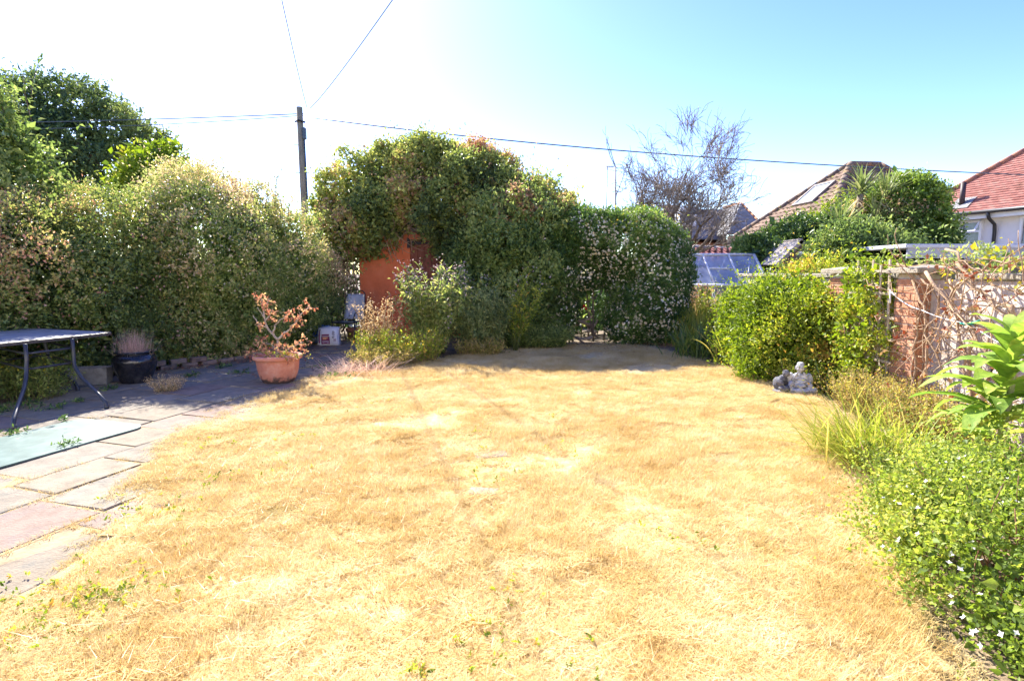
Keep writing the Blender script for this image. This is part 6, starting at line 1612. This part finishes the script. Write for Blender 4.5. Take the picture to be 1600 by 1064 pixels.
def sheet(nm, fn, nu, nv, m):
    U, W_ = np.meshgrid(np.linspace(0, 1, nu), np.linspace(0, 1, nv)); V = np.array([fn(u, w) for u, w in zip(U.ravel(), W_.ravel())])
    i = (np.arange(nv - 1)[:, None] * nu + np.arange(nu - 1)[None, :]).ravel(); F = np.stack([i, i + 1, i + nu + 1, i + nu], -1)
    o = link(nm, np_mesh(nm, V, F, smooth=True), m, chair); md = o.modifiers.new('thickness', 'SOLIDIFY'); md.thickness = .006; return o
sheet('backrest', lambda u, w: ((u - .5) * (.46 - .05 * w), .21 + .15 * w + .05 * math.sin(PI * u), .44 + .53 * w), 9, 9, fab)
sheet('seat', lambda u, w: ((u - .5) * .48, -.24 + .45 * w, .41 - .05 * math.sin(PI * u) * math.sin(PI * w) + (.03 * math.sin(9 * u) if w < .1 else 0)), 13, 9, surf('torn_fabric', [(0.17, 0.20, 0.19), (0.27, 0.30, 0.28)], 14, .8, .3, 90))
up_ = empty('plant_pot', 'small terracotta pot standing under the sling chair', 'pot', (-3.36, 11.5, 0))
link('pot_body', lathe_mesh('pot_body', [(0, 0), (.11, 0), (.15, .2), (.17, .2), (.17, .26), (.15, .26), (.14, .2), (0, .19)], 24), surf('old_terracotta', [(0.30, 0.13, 0.08), (0.42, 0.2, 0.13)], 8, .9), up_)
def bag(name, label, loc, sx, sy, sz, rz, m, seed):
    o = empty(name, label, 'bag', loc, rz); bm = bmesh.new(); bmesh.ops.create_cube(bm, size=1); bmesh.ops.subdivide_edges(bm, edges=list(bm.edges), cuts=7, use_grid_fill=True); g = rg(seed)
    V = np.array([v.co for v in bm.verts]); nzv = noise3(V * 2 + seed, 2.0)
    for v, q in zip(bm.verts, nzv):
        x, y, z = v.co * 2
        b = 1 - .25 * max(abs(x), abs(z)) ** 4
        v.co = Vector((x * sx / 2 * (1 - .10 * (z + 1) / 2 + .02 * q), y * sy / 2 * b * (1 + .15 * q) * (1 - .35 * max(0, z)), (z + 1) / 2 * sz * (1 + .03 * q - .02 * abs(x))))
    link('bag_body', bm_mesh('bag_body', bm, True), m, o); return o
wb = bag('compost_bag', 'white and magenta plastic compost bag slumped beside the sling chair', (-3.60, 10.65, 0), .42, .26, .36, R(8), plain('white_bag', (0.72, 0.71, 0.72), .35), 3)
mag = plain('magenta_print', (0.22, 0.03, 0.10), .4); ink = plain('dark_print', (0.06, 0.05, 0.07), .4); orp = plain('orange_print', (0.75, 0.30, 0.12), .4)
def print_patch(nm, x0, x1, z0, z1, m, lift=.0):
    body = [c for c in wb.children if c.name.startswith('bag_body')][0]; n = 6; V = []
    for w in np.linspace(0, 1, n):
        for u in np.linspace(0, 1, n):
            x, z = x0 + (x1 - x0) * u, z0 + (z1 - z0) * w
            hit = body.data; d = None
            best = min((v.co for v in hit.vertices if v.co.y < -.02), key=lambda c: (c.x - x) ** 2 + (c.z - z) ** 2)
            V.append((x, best.y - .006 - lift, z))
    i = (np.arange(n - 1)[:, None] * n + np.arange(n - 1)[None, :]).ravel()
    link(nm, np_mesh(nm, np.array(V), np.stack([i, i + 1, i + n + 1, i + n], -1), smooth=True), m, wb)
print_patch('printed_panel', -.19, -.15, .02, .31, mag); print_patch('printed_panel', -.13, .03, .04, .19, mag); print_patch('printed_panel', -.12, .02, .20, .235, mag)
print_patch('printed_panel', -.10, .0, .13, .18, orp, .003)
for k in range(7): print_patch('printed_mark', .075, .075 + (.05 if k % 2 else .035), .16 + .02 * k, .172 + .02 * k, ink)
for k in range(3): print_patch('printed_mark', .10, .15, .10 + .018 * k, .108 + .018 * k, mag)
for k in range(3): print_patch('printed_mark', -.11, .01, .055 + .02 * k, .063 + .02 * k, plain('pale_print', (.7, .6, .65), .4), .004)
bb = bag('blue_bag', 'crumpled blue plastic bag behind the white compost bag', (-3.88, 11.05, 0), .36, .22, .36, R(-15), surf('blue_plastic', [(0.03, 0.09, 0.40), (0.10, 0.22, 0.60), (0.60, 0.66, 0.75)], 7, .35, .3, 30, pos=[.35, .5, .66]), 5)
wp = bag('white_scrap', 'scrap of white plastic lying under the right side of the sling chair', (-2.98, 11.2, 0), .16, .10, .14, R(20), MATS['white_bag'], 9)

# ------------------------------------------------------------------ things in and by the greenhouse
for k, (x, y, z0_, sx, sz, rz, lb) in enumerate(((4.75, 13.0, .45, .62, .42, .2, 'large crumpled white plastic sheet seen through the middle greenhouse glass'), (5.45, 13.1, .50, .5, .28, -.3, 'white plastic sack at the right end inside the greenhouse'), (4.15, 13.0, .70, .3, .25, .4, 'small pale blue and white packet left inside the greenhouse'))):
    st_ = bag('plastic_sack', lb, (x, y, z0_), sx, .4, sz, rz, MATS['white_bag'] if k < 2 else surf('pale_blue_plastic', [(0.3, 0.4, 0.6), (0.6, 0.65, 0.72)], 8, .4), 20 + k)
bench = empty('potting_bench', 'dark slatted bench carrying the sacks inside the greenhouse', 'bench', (4.8, 13.05, 0))
for k in range(5): link('slat', box_mesh('slat', 2.1, .09, .025, .003), fence_m, bench, (0, -.22 + .11 * k, .44 if k else .44))
for s in (-1, 1):
    for t in (-1, 1): link('leg', box_mesh('leg', .05, .05, .43, .003), fence_m, bench, (s * 1.0, t * .2, .215))
hs2 = bag('plastic_sack', 'small white and black plastic bag among weeds in front of the greenhouse', (4.55, 11.2, .12), .26, .2, .24, .3, surf('black_white_plastic', [(0.02, 0.02, 0.02), (0.75, 0.75, 0.76)], 5, .4, pos=[.46, .54]), 31)

# ------------------------------------------------------------------ statues
def statue(name, label, loc, rz, blobs, m, vox):
    o = empty(name, label, 'statue', loc, rz); bm = bmesh.new()
    for (c, r, rot) in blobs:
        q = bmesh.ops.create_uvsphere(bm, u_segments=16, v_segments=10, radius=1.0)
        M = Matrix.Translation(c) @ Matrix.Rotation(rot[2], 4, 'Z') @ Matrix.Rotation(rot[1], 4, 'Y') @ Matrix.Rotation(rot[0], 4, 'X') @ Matrix.Diagonal((*r, 1))
        bmesh.ops.transform(bm, matrix=M, verts=q['verts'])
    ob = link('figure', bm_mesh('figure', bm), m, o)
    md = ob.modifiers.new('join', 'REMESH'); md.mode = 'VOXEL'; md.voxel_size = vox; md.use_smooth_shade = True
    sm = ob.modifiers.new('soften', 'SMOOTH'); sm.iterations = 2; sm.factor = .5
    return o
stone_m = surf('carved_stone', [(0.30, 0.30, 0.315), (0.46, 0.46, 0.47), (0.68, 0.68, 0.67)], 16, .8, .5, 90, pos=[.3, .5, .7])
Z3 = (0, 0, 0)
bud = [((0, .01, .10), (.085, .06, .09), Z3), ((0, .0, .16), (.082, .052, .055), Z3), ((0, -.03, .095), (.06, .045, .05), Z3), ((0, 0, .225), (.022, .022, .03), Z3), ((0, -.006, .272), (.042, .046, .054), Z3), ((0, -.002, .31), (.036, .038, .018), Z3), ((0, -.052, .265), (.008, .011, .012), Z3), ((-.016, -.045, .283), (.016, .006, .005), Z3), ((.016, -.045, .283), (.016, .006, .005), Z3),
       ((0, -.046, .245), (.018, .008, .005), Z3), ((-.044, 0, .265), (.006, .012, .022), Z3), ((.044, 0, .265), (.006, .012, .022), Z3), ((-.02, -.04, .256), (.014, .01, .012), Z3), ((.02, -.04, .256), (.014, .01, .012), Z3),
       ((-.095, 0, .155), (.032, .036, .06), (0, .25, 0)), ((.095, 0, .155), (.032, .036, .06), (0, -.25, 0)), ((-.085, -.045, .10), (.026, .05, .028), (.3, 0, -.5)), ((.085, -.045, .10), (.026, .05, .028), (.3, 0, .5)), ((0, -.085, .085), (.04, .022, .016), Z3), ((-.03, -.088, .09), (.02, .014, .014), Z3), ((.03, -.088, .09), (.02, .014, .014), Z3),
       ((-.10, -.05, .045), (.07, .045, .04), (0, 0, .45)), ((.10, -.05, .045), (.07, .045, .04), (0, 0, -.45)), ((0, -.09, .035), (.09, .035, .028), Z3), ((-.05, -.10, .04), (.035, .02, .018), (0, 0, .3)), ((.05, -.10, .04), (.035, .02, .018), (0, 0, -.3)), ((0, -.02, .012), (.145, .10, .022), Z3),
       ((-.045, -.045, .19), (.012, .008, .05), (0, .5, 0)), ((.045, -.045, .19), (.012, .008, .05), (0, -.5, 0)), ((0, -.05, .155), (.055, .01, .008), Z3), ((-.04, -.06, .13), (.05, .008, .007), (0, .6, 0)), ((.04, -.06, .13), (.05, .008, .007), (0, -.6, 0))]
sx_, sy_ = g0(1248, 614)
statue('seated_statue', 'pale stone seated monk statue with folded hands on the lawn edge', (sx_, sy_, .005), R(-18), [(tuple(np.array(c) * 1.12), tuple(np.array(r) * 1.12), ro_) for c, r, ro_ in bud], stone_m, .0045)
monk = [((0, .02, .08), (.065, .06, .08), (-.3, 0, 0)), ((0, -.02, .14), (.06, .045, .045), (-.4, 0, 0)), ((-.005, -.055, .205), (.034, .038, .04), (-.4, 0, 0)), ((-.005, -.09, .198), (.007, .009, .009), Z3), ((-.005, -.05, .228), (.03, .03, .014), Z3), ((0, -.04, .17), (.02, .02, .025), Z3), ((-.06, -.02, .11), (.024, .05, .03), (.5, 0, 0)), ((.06, -.02, .11), (.024, .05, .03), (.5, 0, 0)),
        ((-.05, -.07, .05), (.04, .06, .035), (0, 0, .2)), ((.05, -.07, .05), (.04, .06, .035), (0, 0, -.2)), ((0, -.09, .075), (.035, .02, .016), Z3), ((0, -.02, .012), (.10, .10, .02), Z3), ((0, -.055, .11), (.058, .012, .007), (0, .5, 0)), ((0, -.06, .085), (.06, .012, .007), (0, .5, 0)), ((0, -.05, .135), (.05, .012, .007), (0, .5, 0)), ((-.036, -.05, .205), (.005, .01, .014), Z3), ((.027, -.05, .205), (.005, .01, .014), Z3)]
statue('seated_statue', 'smaller dark stone monk statue leaning at the left of the pale one', (sx_ - .19, sy_ + .06, .005), R(35), [(tuple(np.array(c) * 1.12), tuple(np.array(r) * 1.12), ro_) for c, r, ro_ in monk],
       surf('dark_stone', [(0.07, 0.072, 0.085), (0.13, 0.132, 0.15), (0.30, 0.30, 0.31)], 16, .75, .5, 90, pos=[.3, .52, .75]), .0045)

# ------------------------------------------------------------------ small weeds, litter, stones
stone_f = surf('lawn_stone', [(0.28, 0.22, 0.18), (0.38, 0.31, 0.25)], 9, .9, .4, 60)
for (px, py, sx, sy, rz, lb) in ((768, 712, .26, .15, .2, 'small flat stone showing through the lawn, nearer the shed'), (755, 770, .2, .12, -.2, 'pinkish flat stone half buried in the middle of the lawn')):
    x, y = g0(px, py); o = link('flat_stone', box_mesh('flat_stone', sx, sy, .04, .012, .003, 4), stone_f, None, (x, y, .000), (0, .02, rz)); tag(o, lb, 'stone')
def weeds(name, label, spots, leaf_m, L, W, up_, seed, cat=None, spread=.06, kind='stuff'):
    g = rg(seed); B_ = []
    for x, y, n, r in spots: B_ += list(np.stack([x + g.normal(size=n) * r, y + g.normal(size=n) * r, np.full(n, .012) + g.random(n) * .01], -1))
    B_ = np.array(B_); D = unit(g.normal(size=B_.shape) * .6 + (0, 0, up_)); V, F, T = sprig_geo(B_, D, L * 1.1, 5, L, W, seed + 1, tint=np.clip(g.normal(.5, .25, len(B_)), 0, 1))
    o = link(name, np_mesh(name, V, F, T), leaf_m, kind=kind); 
    if label: tag(o, label)
    return o
sp_l = [(*g0(*q), n, r) for q, n, r in (((150, 945), 46, .10), ((185, 940), 14, .04), ((110, 960), 18, .10), ((775, 1015), 12, .09), ((800, 925), 7, .08), ((470, 690), 12, .08), ((755, 705), 7, .02), ((745, 680), 10, .08), ((865, 655), 8, .06), ((780, 745), 16, .16), ((440, 735), 12, .12), ((330, 700), 14, .1), ((650, 1060), 9, .03), ((895, 1040), 10, .1), ((1040, 840), 9, .1), ((70, 930), 30, .14), ((230, 905), 26, .16), ((290, 800), 20, .14), ((60, 985), 24, .1), ((210, 800), 18, .1), ((330, 745), 16, .12), ((560, 640), 14, .18), ((860, 700), 12, .2))]
weeds('lawn_weeds', None, sp_l, L_lime, .026, .012, .5, 801)
sp_p = [(*g0(*q), n, r) for q, n, r in (((90, 640), 20, .05), ((123, 630), 12, .02), ((20, 680), 16, .06), ((105, 700), 14, .04), ((170, 610), 16, .05), ((55, 600), 50, .12), ((20, 640), 60, .14), ((300, 590), 22, .06), ((350, 575), 24, .06), ((375, 585), 20, .06), ((345, 555), 22, .04), ((100, 660), 8, .02), ((262, 612), 10, .06), ((500, 575), 12, .1), ((520, 590), 24, .12))]
weeds('paving_weeds', None, sp_p, L_dark, .04, .016, 1.0, 811)
airy('ragwort', 'weedy clump with small yellow flowers under the table', 'weed', (-5.45, 6.05), .45, .3, .42, 120, olive_stem, L_green, 821, .045, .014, F_yell, .022, 1, .4, 12)
airy('ragwort', 'dark green weed growing against the left frame edge below the table', 'weed', (-5.75, 5.55), .3, .3, .5, 90, olive_stem, L_green, 825, .05, .016, F_yell, .018, 0, .3, 14)
airy('dry_weed', 'dead feathery weed standing in the paving right of the black pot', 'weed', (*g0(262, 612),), .16, .12, .2, 90, tan_stem, B_straw, 831, .02, .006, None, .02, 0, .7, 6, .0022)
# fallen leaves and litter on the patio, soil and under the hedge
def litter(name, pts, seed, m, L=.04, W=.025):
    g = rg(seed); n = len(pts); D = unit(np.stack([g.normal(size=n), g.normal(size=n), g.normal(size=n) * .15], -1)); N = unit(g.normal(size=(n, 3)) * .3 + (0, 0, 1)); s = g.uniform(.5, 1.3, n)
    V, F = leaf_geo(pts, D, N, L * s, W * s, .2, -.1); return link(name, np_mesh(name, V, F, np.repeat(g.random(n), 2)), m, kind='stuff')
g = rg(841); q = []
for (p, r) in zip(EL[:-1], EL[1:]):
    for _ in range(320): t = g.random(); q.append((p[0] * (1 - t) + r[0] * t + g.normal() * .16 + .10, p[1] * (1 - t) + r[1] * t + g.normal() * .14 - .10, .012 + g.random() * .02))
for _ in range(500): q.append((g.uniform(-4.1, -2.2), g.uniform(7.2, 11.3), .012 + g.random() * .012))
litter('fallen_leaves', np.array(q), 842, leafm('litter', [(0.16, 0.07, 0.04), (0.28, 0.14, 0.08), (0.38, 0.25, 0.14)], .2))
q = np.stack([g.uniform(-.5, 3.2, 1500), 10.55 + g.normal(size=1500) * .4, np.full(1500, .015) + g.random(1500) * .02], -1); litter('fallen_leaves', q, 843, L_dry)
q = np.stack([3.5 + g.normal(size=2600) * .33, g.uniform(2, 9, 2600), np.full(2600, -.01) + g.random(2600) * .02], -1); litter('bed_litter', q, 844, leafm('bed_litter', [(0.28, 0.18, 0.09), (0.44, 0.32, 0.17), (0.58, 0.46, 0.28)], .2), .05, .014)
